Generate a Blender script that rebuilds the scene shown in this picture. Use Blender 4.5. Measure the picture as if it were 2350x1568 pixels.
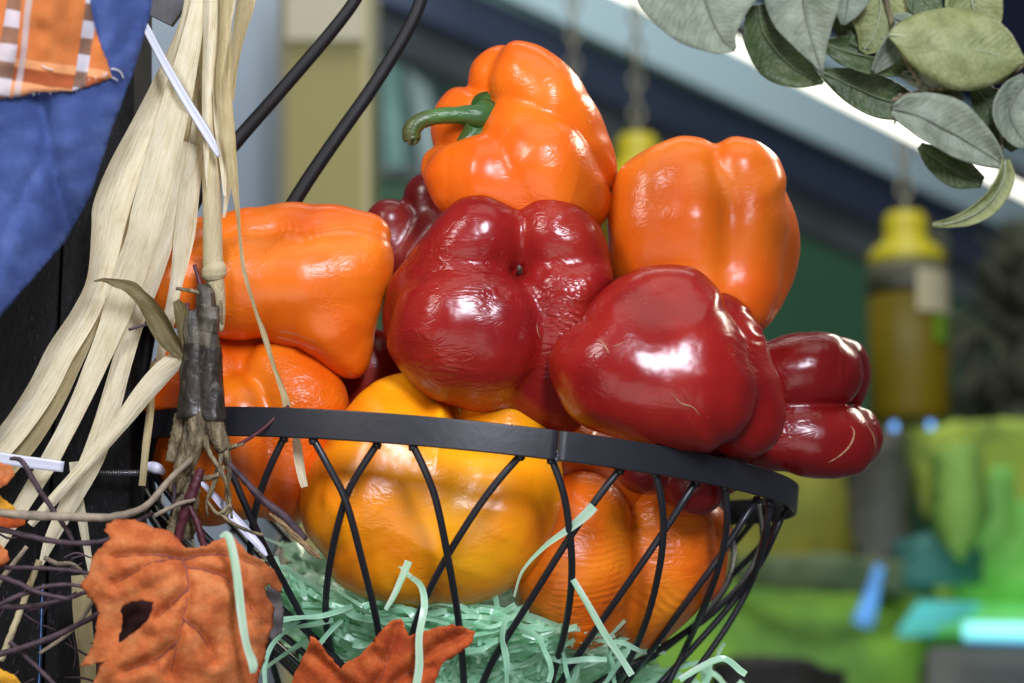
import bpy, math, random
import numpy as np
from mathutils import Vector, Matrix, noise as mnoise
from mathutils.geometry import delaunay_2d_cdt

for o in list(bpy.data.objects):
    bpy.data.objects.remove(o)
SC = bpy.context.scene
COL = SC.collection
rnd = random.Random(7)

# ------------------------------------------------------------------ camera
PITCH = math.radians(10.0)
CAM = np.array([0.0, 0.0, 1.5])
RT = np.array([1.0, 0.0, 0.0])
FW = np.array([0.0, math.cos(PITCH), math.sin(PITCH)])
UP = np.array([0.0, -math.sin(PITCH), math.cos(PITCH)])
LENS, SENSOR = 60.0, 23.5
FPX = 2350 * LENS / SENSOR
D0 = 1.2                       # metres to the front of the basket
S = 0.47 / 2350                # metres per unit of layout at that distance
cd = bpy.data.cameras.new('camera')
cam = bpy.data.objects.new('camera', cd)
COL.objects.link(cam)
cam.location = CAM
cam.rotation_euler = (math.radians(90) + PITCH, 0, 0)
cd.lens, cd.sensor_width, cd.sensor_fit = LENS, SENSOR, 'HORIZONTAL'
cd.clip_start, cd.clip_end = 0.05, 60
cd.dof.use_dof = True
cd.dof.focus_distance = D0 + 190 * S
cd.dof.aperture_fstop = 4.6
cd.dof.aperture_blades = 9
SC.camera = cam
SC.view_settings.view_transform = 'Standard'
SC.view_settings.look = 'None'
SC.view_settings.exposure = 0.0
SC.view_settings.gamma = 1.0

# ------------------------------------------------------------------ world and lamps
w = bpy.data.worlds.new('World')
SC.world = w
w.use_nodes = True
bg = w.node_tree.nodes['Background']
bg.inputs[0].default_value = (0.80, 0.88, 1.0, 1)
bg.inputs[1].default_value = 0.085


def camspace(x, y, z):
    return CAM + RT * x + UP * y + FW * z


def area(name, pos, target, sx, sy, power, color):
    ld = bpy.data.lights.new(name, 'AREA')
    ld.shape, ld.size, ld.size_y = 'RECTANGLE', sx, sy
    ld.energy, ld.color = power, color
    o = bpy.data.objects.new(name, ld)
    COL.objects.link(o)
    p, t = Vector(camspace(*pos)), Vector(camspace(*target))
    o.location = p
    o.rotation_euler = (t - p).to_track_quat('-Z', 'Y').to_euler()
    return o


SUBJ = (0.02, 0.0, 1.33)
area('window_light', (0.26, 0.76, 0.02), SUBJ, 0.20, 0.50, 24.0, (0.85, 0.87, 1.0))
area('aisle_lamp', (-0.72, 0.80, 0.45), (-0.1, 0.0, 1.2), 0.26, 0.5, 9.5, (1.0, 0.96, 0.93))
area('bounce_fill', (-0.15, -0.45, 0.1), (0.0, -0.05, 1.2), 1.1, 0.7, 3.6, (1.0, 0.96, 0.92))  # fill lamp added low in front, imitates bounce off the floor
area('ceiling_lamp', (0.10, 1.25, 1.05), SUBJ, 1.1, 0.6, 3.0, (1.0, 0.95, 0.86))
area('ceiling_lamp', (0.85, 0.75, 2.15), SUBJ, 1.0, 0.16, 14.0, (1.0, 0.95, 0.78))
area('ceiling_lamp', (0.3, 2.0, 2.5), (0.5, 0.3, 4.6), 1.6, 1.0, 50.0, (1.0, 0.98, 0.93))  # fill lamp added and aimed to brighten the background


# ------------------------------------------------------------------ layout helpers
def W(u, v, z=0.0):
    """layout point: u, v across the view at its real depth, z in layout units towards the camera"""
    d = D0 - z * S
    return CAM + RT * ((u - 1175) / FPX * d) - UP * ((v - 784) / FPX * d) + FW * d


def BG(u, v, d):
    return CAM + RT * ((u - 1175) / FPX * d) - UP * ((v - 784) / FPX * d) + FW * d


def tag(o, label=None, cat=None, group=None, kind=None):
    if label: o['label'] = label
    if cat: o['category'] = cat
    if group: o['group'] = group
    if kind: o['kind'] = kind
    return o


def empty(name, loc, label, cat, group=None):
    o = bpy.data.objects.new(name, None)
    o.empty_display_size = 0.02
    COL.objects.link(o)
    o.location = Vector(loc)
    return tag(o, label, cat, group)


def mesh(name, verts, faces, mat, parent=None, smooth=True, uv=None, origin=None, mats=None, midx=None):
    verts = np.asarray(verts, float)
    if parent is not None:
        off = np.array(parent.matrix_world.translation) if parent.parent is None else np.array(parent['_o'])
        if parent.parent is None:
            off = np.array(parent.location)
    else:
        off = verts.mean(0) if origin is None else np.asarray(origin, float)
    me = bpy.data.meshes.new(name)
    me.from_pydata((verts - off).tolist(), [], [tuple(int(i) for i in f) for f in faces])
    if smooth:
        me.polygons.foreach_set('use_smooth', [True] * len(me.polygons))
    if uv is not None:
        uv = np.asarray(uv, float)
        li = np.zeros(len(me.loops), int)
        me.loops.foreach_get('vertex_index', li)
        lay = me.uv_layers.new(name='UVMap')
        lay.data.foreach_set('uv', uv[li].ravel())
    for m in (mats or [mat]):
        me.materials.append(m)
    if midx is not None:
        me.polygons.foreach_set('material_index', midx)
    me.update()
    o = bpy.data.objects.new(name, me)
    COL.objects.link(o)
    if parent is not None:
        o.parent = parent
        if parent.parent is None and parent.type != 'EMPTY':
            o.location = (0, 0, 0)
        o['_o'] = off.tolist()
    else:
        o.location = Vector(off)
    return o


def catmull(P, n):
    P = np.asarray(P, float)
    if len(P) == 2:
        t = np.linspace(0, 1, n)[:, None]
        return P[0] * (1 - t) + P[1] * t
    Q = np.vstack([2 * P[0] - P[1], P, 2 * P[-1] - P[-2]])
    m = len(P) - 1
    out = []
    for s in np.linspace(0, m, n):
        i = min(int(s), m - 1)
        t = s - i
        a, b, c, d = Q[i], Q[i + 1], Q[i + 2], Q[i + 3]
        out.append(0.5 * (2 * b + (c - a) * t + (2 * a - 5 * b + 4 * c - d) * t * t + (3 * b - a - 3 * c + d) * t ** 3))
    return np.array(out)


def nrm(a):
    return a / (np.linalg.norm(a, axis=-1, keepdims=True) + 1e-12)


def tube_geo(C, R, seg=10, rough=0.0, seed=0, cap=True, flat=1.0):
    """C: n x 3 world points, R: n radii -> verts, faces"""
    C = np.asarray(C, float)
    n = len(C)
    R = np.broadcast_to(np.asarray(R, float), (n,))
    T = nrm(np.gradient(C, axis=0))
    ref = -FW
    V, F = [], []
    rr = np.random.default_rng(seed)
    A = nrm(np.cross(T[0], ref if abs(np.dot(T[0], ref)) < 0.95 else UP))
    for i in range(n):
        A = A - T[i] * np.dot(A, T[i])
        A = A / (np.linalg.norm(A) + 1e-12)
        B = np.cross(T[i], A)
        for k in range(seg):
            a = 2 * math.pi * k / seg
            r = R[i] * (1 + rough * (rr.random() - 0.5) * 2)
            V.append(C[i] + r * (math.cos(a) * A + flat * math.sin(a) * B))
    for i in range(n - 1):
        for k in range(seg):
            k2 = (k + 1) % seg
            F.append((i * seg + k, i * seg + k2, (i + 1) * seg + k2, (i + 1) * seg + k))
    if cap:
        F.append(tuple(range(seg))[::-1])
        F.append(tuple((n - 1) * seg + k for k in range(seg)))
    return np.array(V), F


def join(geos):
    V, F, o = [], [], 0
    for v, f in geos:
        V.append(np.asarray(v))
        F += [tuple(i + o for i in q) for q in f]
        o += len(v)
    return np.vstack(V), F


def tube_px(pts, n=24, seg=10, rough=0.0, seed=0, flat=1.0):
    """pts: (u, v, z, radius) control points"""
    Q = catmull(pts, n)
    C = np.array([W(q[0], q[1], q[2]) for q in Q])
    return tube_geo(C, np.maximum(Q[:, 3], 0.4) * S, seg, rough, seed, True, flat)


def ribbon_geo(ctrl, n=30, cross=6, cup=0.0, wob=0.0, seed=0, crease=0.0):
    """ctrl: (u, v, z, halfwidth, twist degrees)"""
    ctrl = [tuple(c) + (0,) * (5 - len(c)) for c in ctrl]
    Q = catmull(ctrl, n)
    C = np.array([W(q[0], q[1], q[2]) for q in Q])
    T = nrm(np.gradient(C, axis=0))
    V, F, UV = [], [], []
    ln = np.concatenate([[0], np.cumsum(np.linalg.norm(np.diff(C, axis=0), axis=1))])
    for i in range(n):
        X = np.cross(T[i], -FW)
        if np.linalg.norm(X) < 0.05: X = RT.copy()
        X = X / np.linalg.norm(X)
        N = np.cross(X, T[i])
        a = math.radians(Q[i, 4])
        Xa = X * math.cos(a) + N * math.sin(a)
        Na = -X * math.sin(a) + N * math.cos(a)
        hw = max(Q[i, 3], 0.3) * S
        for k in range(cross + 1):
            s = -1 + 2 * k / cross
            off = cup * hw * (s * s - 0.4) + crease * hw * abs(s)
            if wob:
                p3 = Vector((s * 1.7 + seed * 3.1, ln[i] * 60, seed))
                off += wob * S * mnoise.noise(p3)
                off += 0.5 * wob * S * mnoise.noise(Vector((s * 5 + seed, ln[i] * 20, seed + 9)))
            V.append(C[i] + Xa * s * hw + Na * off)
            UV.append((s * Q[i, 3] / 50.0 + seed, ln[i] / (50 * S)))
    c1 = cross + 1
    for i in range(n - 1):
        for k in range(cross):
            F.append((i * c1 + k, i * c1 + k + 1, (i + 1) * c1 + k + 1, (i + 1) * c1 + k))
    return np.array(V), F, np.array(UV)


def ribbon(name, ctrl, mat, parent=None, n=40, cross=6, cup=0.0, wob=0.0, seed=0, crease=0.0):
    V, F, UV = ribbon_geo(ctrl, n, cross, cup, wob, seed, crease)
    return mesh(name, V, F, mat, parent, uv=UV)


def inside(pts, poly):
    pts, poly = np.asarray(pts, float), np.asarray(poly, float)
    x, y = pts[:, 0], pts[:, 1]
    r = np.zeros(len(pts), bool)
    j = len(poly) - 1
    for i in range(len(poly)):
        xi, yi = poly[i]; xj, yj = poly[j]
        c = ((yi > y) != (yj > y)) & (x < (xj - xi) * (y - yi) / (yj - yi + 1e-12) + xi)
        r ^= c
        j = i
    return r


def poly_sheet(outline, holes, step, zf, jag=0.0, seed=0, resample=10.0):
    """triangulated sheet of an outline; zf(u, v) gives its depth relief"""
    rr = np.random.default_rng(seed)

    def dense(pl):
        out = []
        for i in range(len(pl)):
            a, b = np.array(pl[i], float), np.array(pl[(i + 1) % len(pl)], float)
            m = max(1, int(np.linalg.norm(b - a) / resample))
            d = nrm(b - a)
            nn = np.array([-d[1], d[0]])
            for k in range(m):
                p = a + (b - a) * k / m
                if jag and m > 1: p = p + nn * rr.uniform(-jag, jag)
                out.append(p)
        return np.array(out)
    loops = [dense(outline)] + [dense(h) for h in holes]
    pts, edges = [], []
    for L in loops:
        b = len(pts)
        pts += [tuple(p) for p in L]
        edges += [(b + i, b + (i + 1) % len(L)) for i in range(len(L))]
    L0 = loops[0]
    mn, mx = L0.min(0), L0.max(0)
    gx, gy = np.meshgrid(np.arange(mn[0], mx[0], step), np.arange(mn[1], mx[1], step))
    g = np.stack([gx.ravel(), gy.ravel()], 1) + rr.uniform(-0.3, 0.3, (gx.size, 2)) * step
    ok = inside(g, L0)
    for h in loops[1:]: ok &= ~inside(g, h)
    g = g[ok]
    allb = np.vstack(loops)
    dd = np.array([np.min(np.sum((allb - q) ** 2, 1)) for q in g]) if len(g) else np.zeros(0)
    g = g[dd > (0.45 * step) ** 2]
    pts += [tuple(p) for p in g]
    r = delaunay_2d_cdt([Vector(p) for p in pts], edges, [], 0, 1e-4)
    vs = np.array([tuple(v) for v in r[0]])
    fs = r[2]
    cen = np.array([vs[list(f)].mean(0) for f in fs])
    ok = inside(cen, L0)
    for h in loops[1:]: ok &= ~inside(cen, h)
    fs = [tuple(f) for f, k in zip(fs, ok) if k]
    V = np.array([W(p[0], p[1], zf(p[0], p[1])) for p in vs])
    return V, fs, vs / 100.0


# ------------------------------------------------------------------ materials
def srgb(r, g, b):
    f = lambda c: ((c / 255) / 12.92) if c <= 10 else (((c / 255) + 0.055) / 1.055) ** 2.4
    return (f(r), f(g), f(b))


class M:
    def __init__(s, name):
        s.m = bpy.data.materials.new(name)
        s.m.use_nodes = True
        s.t = s.m.node_tree
        s.b = s.t.nodes['Principled BSDF']

    def n(s, typ, **kw):
        x = s.t.nodes.new(typ)
        for k, v in kw.items():
            if k.startswith('i_'):
                x.inputs[k[2:].replace('_', ' ')].default_value = v
            else:
                setattr(x, k, v)
        return x

    def l(s, a, b): s.t.links.new(a, b)

    def coord(s, kind='Object', scale=(1, 1, 1), rot=(0, 0, 0)):
        c = s.n('ShaderNodeTexCoord')
        mp = s.n('ShaderNodeMapping')
        mp.inputs['Scale'].default_value = scale
        mp.inputs['Rotation'].default_value = rot
        s.l(c.outputs[kind], mp.inputs[0])
        return mp.outputs[0]

    def noise(s, co, scale, detail=3, rough=0.55, dist=0.0):
        x = s.n('ShaderNodeTexNoise')
        x.inputs['Scale'].default_value = scale
        x.inputs['Detail'].default_value = detail
        x.inputs['Roughness'].default_value = rough
        x.inputs['Distortion'].default_value = dist
        s.l(co, x.inputs['Vector'])
        return x.outputs['Fac']

    def ramp(s, fac, stops):
        x = s.n('ShaderNodeValToRGB')
        e = x.color_ramp.elements
        while len(e) < len(stops): e.new(0.5)
        for k, (p, c) in enumerate(stops):
            e[k].position = p
            e[k].color = tuple(c) + (1,) if len(c) == 3 else c
        s.l(fac, x.inputs[0])
        return x.outputs[0]

    def mix(s, fac, a, b, mode='MIX'):
        x = s.n('ShaderNodeMix')
        x.data_type, x.blend_type = 'RGBA', mode
        for i, v in ((0, fac), (6, a), (7, b)):
            if hasattr(v, 'links'): s.l(v, x.inputs[i])
            elif i == 0: x.inputs[0].default_value = v
            else: x.inputs[i].default_value = tuple(v) + (1,) if len(v) == 3 else v
        return x.outputs[2]

    def math(s, op, a, b=None, c=None):
        x = s.n('ShaderNodeMath')
        x.operation = op
        for i, v in enumerate((a, b, c)):
            if v is None: continue
            if hasattr(v, 'links'): s.l(v, x.inputs[i])
            else: x.inputs[i].default_value = v
        return x.outputs[0]

    def bump(s, h, strength, dist=0.001, normal=None):
        x = s.n('ShaderNodeBump')
        x.inputs['Strength'].default_value = strength if not hasattr(strength, 'links') else 1
        if hasattr(strength, 'links'): s.l(strength, x.inputs['Strength'])
        x.inputs['Distance'].default_value = dist
        s.l(h, x.inputs['Height'])
        if normal is not None: s.l(normal, x.inputs['Normal'])
        return x.outputs[0]

    def set(s, **kw):
        for k, v in kw.items():
            k = {'color': 'Base Color', 'rough': 'Roughness', 'spec': 'Specular IOR Level', 'metal': 'Metallic',
                 'normal': 'Normal', 'sss': 'Subsurface Weight', 'sssr': 'Subsurface Radius', 'ssss': 'Subsurface Scale',
                 'coat': 'Coat Weight', 'coatr': 'Coat Roughness', 'trans': 'Transmission Weight', 'alpha': 'Alpha',
                 'emit': 'Emission Color', 'emits': 'Emission Strength', 'sheen': 'Sheen Weight', 'ior': 'IOR'}[k]
            if hasattr(v, 'links'): s.l(v, s.b.inputs[k])
            elif isinstance(v, tuple) and len(v) == 3 and k != 'Subsurface Radius': s.b.inputs[k].default_value = v + (1,)
            else: s.b.inputs[k].default_value = v
        return s


def plain(name, col, rough=0.6, var=0.15, scale=30, **kw):
    m = M(name)
    f = m.noise(m.coord(), scale, 4)
    c0 = tuple(c * (1 - var) for c in col)
    c1 = tuple(min(1, c * (1 + var)) for c in col)
    m.set(color=m.ramp(f, [(0.3, c0), (0.7, c1)]), rough=rough, **kw)
    return m.m


def thin(name, stops, rough, bumpf, transl=0.25, spec=0.3):
    """leafy sheet: principled mixed with a translucent lobe of the same colour"""
    m = M(name)
    col, nor = bumpf(m, stops)
    m.set(color=col, rough=rough, spec=spec)
    tr = m.n('ShaderNodeBsdfTranslucent')
    m.l(col, tr.inputs[0])
    mx = m.n('ShaderNodeMixShader')
    mx.inputs[0].default_value = transl
    m.l(m.b.outputs[0], mx.inputs[1]); m.l(tr.outputs[0], mx.inputs[2])
    if nor is not None:
        m.set(normal=nor); m.l(nor, tr.inputs['Normal'])
    m.l(mx.outputs[0], m.t.nodes['Material Output'].inputs[0])
    return m.m


def pepper_mat(name, deep, mid, light, axis=(0, 0, 0), wr=0.5, blotch=0.5, cover=0.5, rough=0.24, fine=380.0, stretch=0.25, sss=0.12, seed=0.0):
    m = M(name)
    co0 = m.coord('Object')
    off = m.n('ShaderNodeVectorMath'); off.operation = 'ADD'
    m.l(co0, off.inputs[0]); off.inputs[1].default_value = (seed, seed * 1.7, seed * .3)
    co = off.outputs[0]
    mp = m.n('ShaderNodeMapping')
    mp.inputs['Rotation'].default_value = axis
    mp.inputs['Scale'].default_value = (stretch, 1, 1)
    m.l(co, mp.inputs[0])
    cs = mp.outputs[0]
    big = m.noise(co, 22, 2)
    col = m.ramp(big, [(0.28, deep), (0.5, mid), (0.74, light)])
    sp = m.noise(co, 1100, 2)
    fk = m.math('MULTIPLY', m.ramp(sp, [(0.69, (0, 0, 0)), (0.75, (0.7, 0.7, 0.7))]), m.ramp(m.noise(co, 28, 2), [(0.50, (0, 0, 0)), (0.60, (1, 1, 1))]))
    col = m.mix(fk, col, tuple(min(1, .5 * a + .5 * b) for a, b in zip(light, (0.75, 0.5, 0.22))))
    # wrinkles: stretched folds where the skin has shrivelled
    wn = m.noise(cs, fine * 0.62, 2, 0.55, 1.2)
    ridge = m.math('ABSOLUTE', m.math('SUBTRACT', wn, 0.5))
    wv = m.noise(cs, fine * 0.30, 2, 0.5, 1.0)
    h = m.math('ADD', m.math('MULTIPLY', m.math('POWER', ridge, 0.7), 0.8), m.math('MULTIPLY', wv, 0.9))
    mask = m.ramp(m.noise(co, 30, 2), [(0.58 - 0.3 * cover, (0.02, 0.02, 0.02)), (0.95 - 0.3 * cover, (1, 1, 1))])
    h = m.math('MULTIPLY', h, mask)
    low = m.noise(co, 75, 2)
    nb = m.bump(low, 0.12, 0.004)
    nb = m.bump(h, min(1.0, wr * 0.8), 0.0038, nb)
    pores = m.noise(co, 2600, 1)
    nb = m.bump(pores, 0.05, 0.0004, nb)
    rg = m.math('ADD', m.math('MULTIPLY', m.noise(co, 60, 3), 0.14), rough - 0.05)
    m.set(color=col, rough=rg, spec=0.5, normal=nb, sss=sss, sssr=(1.0, 0.35, 0.1), ssss=0.006, coat=0.0, coatr=0.2)
    return m.m


OR_D, OR_M, OR_L = (0.68, 0.095, 0.004), (0.79, 0.138, 0.006), (0.83, 0.19, 0.010)
YE_D, YE_M, YE_L = (0.84, 0.22, 0.004), (0.90, 0.33, 0.005), (0.92, 0.46, 0.010)
RE_D, RE_M, RE_L = (0.16, 0.004, 0.005), (0.24, 0.008, 0.008), (0.31, 0.018, 0.009)

metal = M('black_painted_metal')
_c = metal.coord()
_spk = metal.ramp(metal.noise(_c, 800, 2), [(0.72, (0, 0, 0)), (0.80, (0.6, 0.6, 0.6))])
_spm = metal.math('MULTIPLY', _spk, metal.ramp(metal.noise(_c, 30, 2), [(0.55, (0, 0, 0)), (0.65, (1, 1, 1))]))
metal.set(color=metal.mix(_spm, (0.017, 0.018, 0.023), (0.24, 0.26, 0.30)), rough=metal.math('ADD', metal.math('MULTIPLY', metal.noise(_c, 40, 4), 0.2), 0.28),
          spec=0.55, normal=metal.bump(metal.noise(_c, 300, 3), 0.12, 0.0006))
METAL = metal.m
RODM = plain('matte_black_rod', (0.006, 0.006, 0.007), 0.55, 0.3, 200, spec=0.3)


def husk_fn(m, st):
    uv = m.coord('UV', (1, 0.010, 1))
    f1 = m.noise(uv, 16, 4, 0.6)
    f2 = m.noise(m.coord('UV', (1, 0.006, 1)), 30, 3, 0.6)
    blot = m.noise(m.coord('UV', (1, 0.3, 1)), 2.2, 4, 0.6)
    col = m.ramp(m.math('ADD', m.math('MULTIPLY', f1, 0.55), m.math('MULTIPLY', blot, 0.45)), [(0.30, st[0]), (0.45, st[1]), (0.66, st[2])])
    dark = m.ramp(f1, [(0.32, (1, 1, 1)), (0.40, (0, 0, 0))])
    col = m.mix(m.math('MULTIPLY', dark, 0.22), col, st[3])
    frk = m.ramp(m.noise(m.coord('UV'), 18, 2), [(0.75, (0, 0, 0)), (0.79, (1, 1, 1))])
    col = m.mix(m.math('MULTIPLY', frk, 0.45), col, (0.12, 0.08, 0.04))
    nb = m.bump(f2, 0.28, 0.0022)
    nb = m.bump(m.noise(m.coord('UV', (1, 0.15, 1)), 9, 3), 0.3, 0.003, nb)
    return col, nb


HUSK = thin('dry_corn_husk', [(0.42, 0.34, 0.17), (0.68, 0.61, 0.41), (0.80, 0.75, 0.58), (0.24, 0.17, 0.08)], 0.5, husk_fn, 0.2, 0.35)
HUSKD = thin('shaded_tan_husk', [(0.28, 0.20, 0.08), (0.44, 0.36, 0.18), (0.56, 0.48, 0.28), (0.16, 0.10, 0.04)], 0.5, husk_fn, 0.2, 0.35)  # darker husk copy: own tan plus the shade between strips painted in


def maple_fn(m, st):
    uv = m.coord('UV')
    f = m.noise(uv, 1.6, 4, 0.6)
    col = m.ramp(f, [(0.3, st[0]), (0.5, st[1]), (0.72, st[2])])
    vo = m.n('ShaderNodeTexVoronoi'); vo.feature = 'DISTANCE_TO_EDGE'
    vo.inputs['Scale'].default_value = 6.5
    m.l(m.coord('UV'), vo.inputs[0])
    cell = m.ramp(vo.outputs[0], [(0.0, (0, 0, 0)), (0.16, (1, 1, 1))])
    col = m.mix(m.math('MULTIPLY', m.math('SUBTRACT', 1.0, cell), 0.16), col, st[3])
    weave = m.noise(uv, 60, 2)
    nb = m.bump(cell, 0.16, 0.0008)
    nb = m.bump(weave, 0.2, 0.0005, nb)
    return col, nb


MAPLE = thin('orange_fabric_leaf', [(0.42, 0.085, 0.025), (0.58, 0.165, 0.050), (0.68, 0.27, 0.10), (0.26, 0.045, 0.016)], 0.8, maple_fn, 0.18, 0.15)
MAPLE2 = thin('rust_fabric_leaf', [(0.36, 0.055, 0.018), (0.52, 0.10, 0.025), (0.62, 0.16, 0.045), (0.20, 0.03, 0.01)], 0.8, maple_fn, 0.18, 0.15)
YLEAF = thin('yellow_fabric_leaf', [(0.6, 0.26, 0.02), (0.7, 0.34, 0.03), (0.75, 0.42, 0.05), (0.4, 0.15, 0.01)], 0.8, maple_fn, 0.2, 0.15)
VEIN = plain('dark_red_leaf_vein', (0.24, 0.055, 0.030), 0.7, 0.2, 300)


def salal_fn(m, st):
    uv = m.coord('UV')
    f = m.noise(uv, 1.1, 4, 0.6)
    col = m.ramp(f, [(0.3, st[0]), (0.5, st[1]), (0.72, st[2])])
    sx = m.n('ShaderNodeSeparateXYZ'); m.l(uv, sx.inputs[0])
    au = m.math('ABSOLUTE', m.math('SUBTRACT', m.math('FLOORED_MODULO', m.math('ADD', sx.outputs[0], 5.0), 10.0), 5.0))
    ph = m.math('ADD', m.math('SUBTRACT', m.math('MULTIPLY', sx.outputs[1], 11.0), m.math('MULTIPLY', au, 9.0)), m.math('MULTIPLY', m.noise(uv, 1.2, 1), 5.0))
    sv = m.math('POWER', m.math('ABSOLUTE', m.math('SINE', ph)), 6.0)
    col = m.mix(m.math('MULTIPLY', sv, 0.10), col, st[3])
    col = m.mix(m.ramp(m.noise(uv, 14, 2), [(0.72, (0, 0, 0)), (0.78, (0.5, 0.5, 0.5))]), col, st[3])
    nb = m.bump(sv, 0.12, 0.002)
    nb = m.bump(m.noise(uv, 3.0, 4, 0.6), 0.3, 0.004, nb)
    return col, nb


GLEAF = thin('grey_green_leaf_underside', [(0.125, 0.155, 0.105), (0.19, 0.225, 0.165), (0.265, 0.305, 0.235), (0.09, 0.11, 0.06)], 0.6, salal_fn, 0.12)
DLEAF = thin('dark_green_leaf_top', [(0.030, 0.055, 0.018), (0.060, 0.095, 0.035), (0.10, 0.13, 0.05), (0.08, 0.05, 0.02)], 0.4, salal_fn, 0.15)
OLEAF = thin('olive_leaf', [(0.15, 0.17, 0.06), (0.22, 0.25, 0.10), (0.29, 0.31, 0.15), (0.12, 0.09, 0.03)], 0.5, salal_fn, 0.15)
GVEIN = plain('grey_leaf_midrib', (0.13, 0.15, 0.11), 0.6, 0.2, 200)
DVEIN = plain('dark_leaf_midrib', (0.085, 0.12, 0.05), 0.5, 0.2, 200)
LVEIN = plain('pale_leaf_vein', (0.28, 0.31, 0.20), 0.5, 0.15, 200)

TINSEL = M('mint_cellophane')
_tc = TINSEL.coord('UV', (1, 0.06, 1))
TINSEL.set(color=TINSEL.ramp(TINSEL.noise(_tc, 3, 2), [(0.32, (0.26, 0.66, 0.42)), (0.5, (0.52, 0.90, 0.64)), (0.66, (0.84, 0.98, 0.88))]), rough=0.22, spec=0.6)
_tr = TINSEL.n('ShaderNodeBsdfTranslucent'); _tr.inputs[0].default_value = (0.66, 0.98, 0.76, 1)
_mx = TINSEL.n('ShaderNodeMixShader'); _mx.inputs[0].default_value = 0.45
TINSEL.l(TINSEL.b.outputs[0], _mx.inputs[1]); TINSEL.l(_tr.outputs[0], _mx.inputs[2])
TINSEL.l(_mx.outputs[0], TINSEL.t.nodes['Material Output'].inputs[0])
TINSEL = TINSEL.m

bk = M('bark')
_bc = bk.coord()
_bf = bk.noise(bk.coord('Object', (1, 1, 0.25)), 260, 5, 0.65)
bk.set(color=bk.ramp(_bf, [(0.3, (0.035, 0.026, 0.014)), (0.5, (0.17, 0.13, 0.065)), (0.70, (0.42, 0.34, 0.20))]), rough=0.45, spec=0.5,
       normal=bk.bump(_bf, 0.9, 0.004))
BARK = bk.m
tp = M('brown_floral_tape')
_tf = tp.noise(tp.coord('Object', (1, 1, 0.8), (0, 0.6, 0)), 140, 5, 0.65, 1.6)
tp.set(color=tp.ramp(_tf, [(0.3, (0.010, 0.008, 0.006)), (0.55, (0.036, 0.028, 0.021)), (0.78, (0.13, 0.105, 0.075))]), rough=0.36, spec=0.5, normal=tp.bump(_tf, 0.3, 0.002))
TAPE = tp.m
sb_ = M('grey_brown_stem_bark')
_sf = sb_.noise(sb_.coord('Object', (1, 1, 0.3)), 150, 5, 0.65, 0.6)
sb_.set(color=sb_.ramp(_sf, [(0.3, (0.020, 0.016, 0.011)), (0.5, (0.075, 0.062, 0.045)), (0.72, (0.21, 0.175, 0.125))]), rough=0.42, spec=0.5, normal=sb_.bump(_sf, 0.55, 0.003))
STEMB = sb_.m
PURPLE = plain('purple_twig_bark', (0.062, 0.038, 0.048), 0.6, 0.45, 220, spec=0.3)
MAGENTA = plain('dark_magenta_twig', (0.085, 0.016, 0.024), 0.5, 0.4, 250)
GREYTWIG = plain('grey_beige_vine', (0.26, 0.21, 0.15), 0.7, 0.3, 160)
STALK = thin('pale_corn_stalk', [(0.30, 0.24, 0.10), (0.52, 0.44, 0.24), (0.62, 0.55, 0.36), (0.2, 0.13, 0.06)], 0.4, husk_fn, 0.05, 0.45)
CURL = thin('curled_brown_leaf', [(0.06, 0.045, 0.015), (0.13, 0.10, 0.035), (0.21, 0.165, 0.07), (0.04, 0.03, 0.01)], 0.45, husk_fn, 0.1, 0.4)
ZIP = M('white_nylon').set(color=(0.55, 0.57, 0.66), rough=0.35, sss=0.2, sssr=(1, 1, 1), ssss=0.002).m
LILAC = M('lilac_plastic_strip').set(color=(0.62, 0.62, 0.76), rough=0.35).m
STEEL = plain('zinc_steel', (0.20, 0.20, 0.21), 0.32, 0.3, 200, metal=0.9)

wd = M('black_stained_wood')
_wf = wd.noise(wd.coord('Object', (1, 1, 0.12)), 160, 5, 0.7)
_wk = wd.ramp(wd.noise(wd.coord('Object', (1, 1, 0.35)), 480, 3, 0.7), [(0.62, (0, 0, 0)), (0.72, (1, 1, 1))])
wd.set(color=wd.mix(wd.math('MULTIPLY', _wk, 0.5), wd.ramp(_wf, [(0.3, (0.003, 0.003, 0.003)), (0.7, (0.009, 0.009, 0.010))]), (0.05, 0.065, 0.08)), rough=0.75, spec=0.2,
       normal=wd.bump(_wf, 0.9, 0.004))
WOOD = wd.m

dn = M('blue_denim')
_du = dn.coord('UV')
_dw = dn.n('ShaderNodeTexWave'); _dw.inputs['Scale'].default_value = 22; _dw.inputs['Distortion'].default_value = 2
dn.l(dn.coord('UV', (1, 1, 1), (0, 0, 0.7)), _dw.inputs[0])
_df = dn.noise(_du, 1.4, 4, 0.6)
_dcol = dn.ramp(_df, [(0.25, (0.026, 0.047, 0.15)), (0.5, (0.042, 0.074, 0.215)), (0.75, (0.075, 0.115, 0.28))])
_dcol = dn.mix(dn.ramp(dn.noise(_du, 5, 4, 0.7), [(0.52, (0, 0, 0)), (0.75, (0.5, 0.5, 0.5))]), _dcol, (0.025, 0.042, 0.14))
_dcol = dn.mix(dn.math('MULTIPLY', dn.noise(_du, 40, 2), 0.35), _dcol, (0.12, 0.17, 0.42))
dn.set(color=_dcol, rough=0.9, spec=0.15, normal=dn.bump(_dw.outputs[1], 0.3, 0.0008))
DENIM = dn.m

pl = M('orange_plaid_cloth')
_pc = pl.n('ShaderNodeTexCoord')
_ps = pl.n('ShaderNodeSeparateXYZ')
_pm = pl.n('ShaderNodeMapping'); _pm.inputs['Rotation'].default_value = (0, 0, math.radians(-8))
pl.l(_pc.outputs['UV'], _pm.inputs[0]); pl.l(_pm.outputs[0], _ps.inputs[0])
_px, _py = _ps.outputs[0], _ps.outputs[1]


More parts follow.
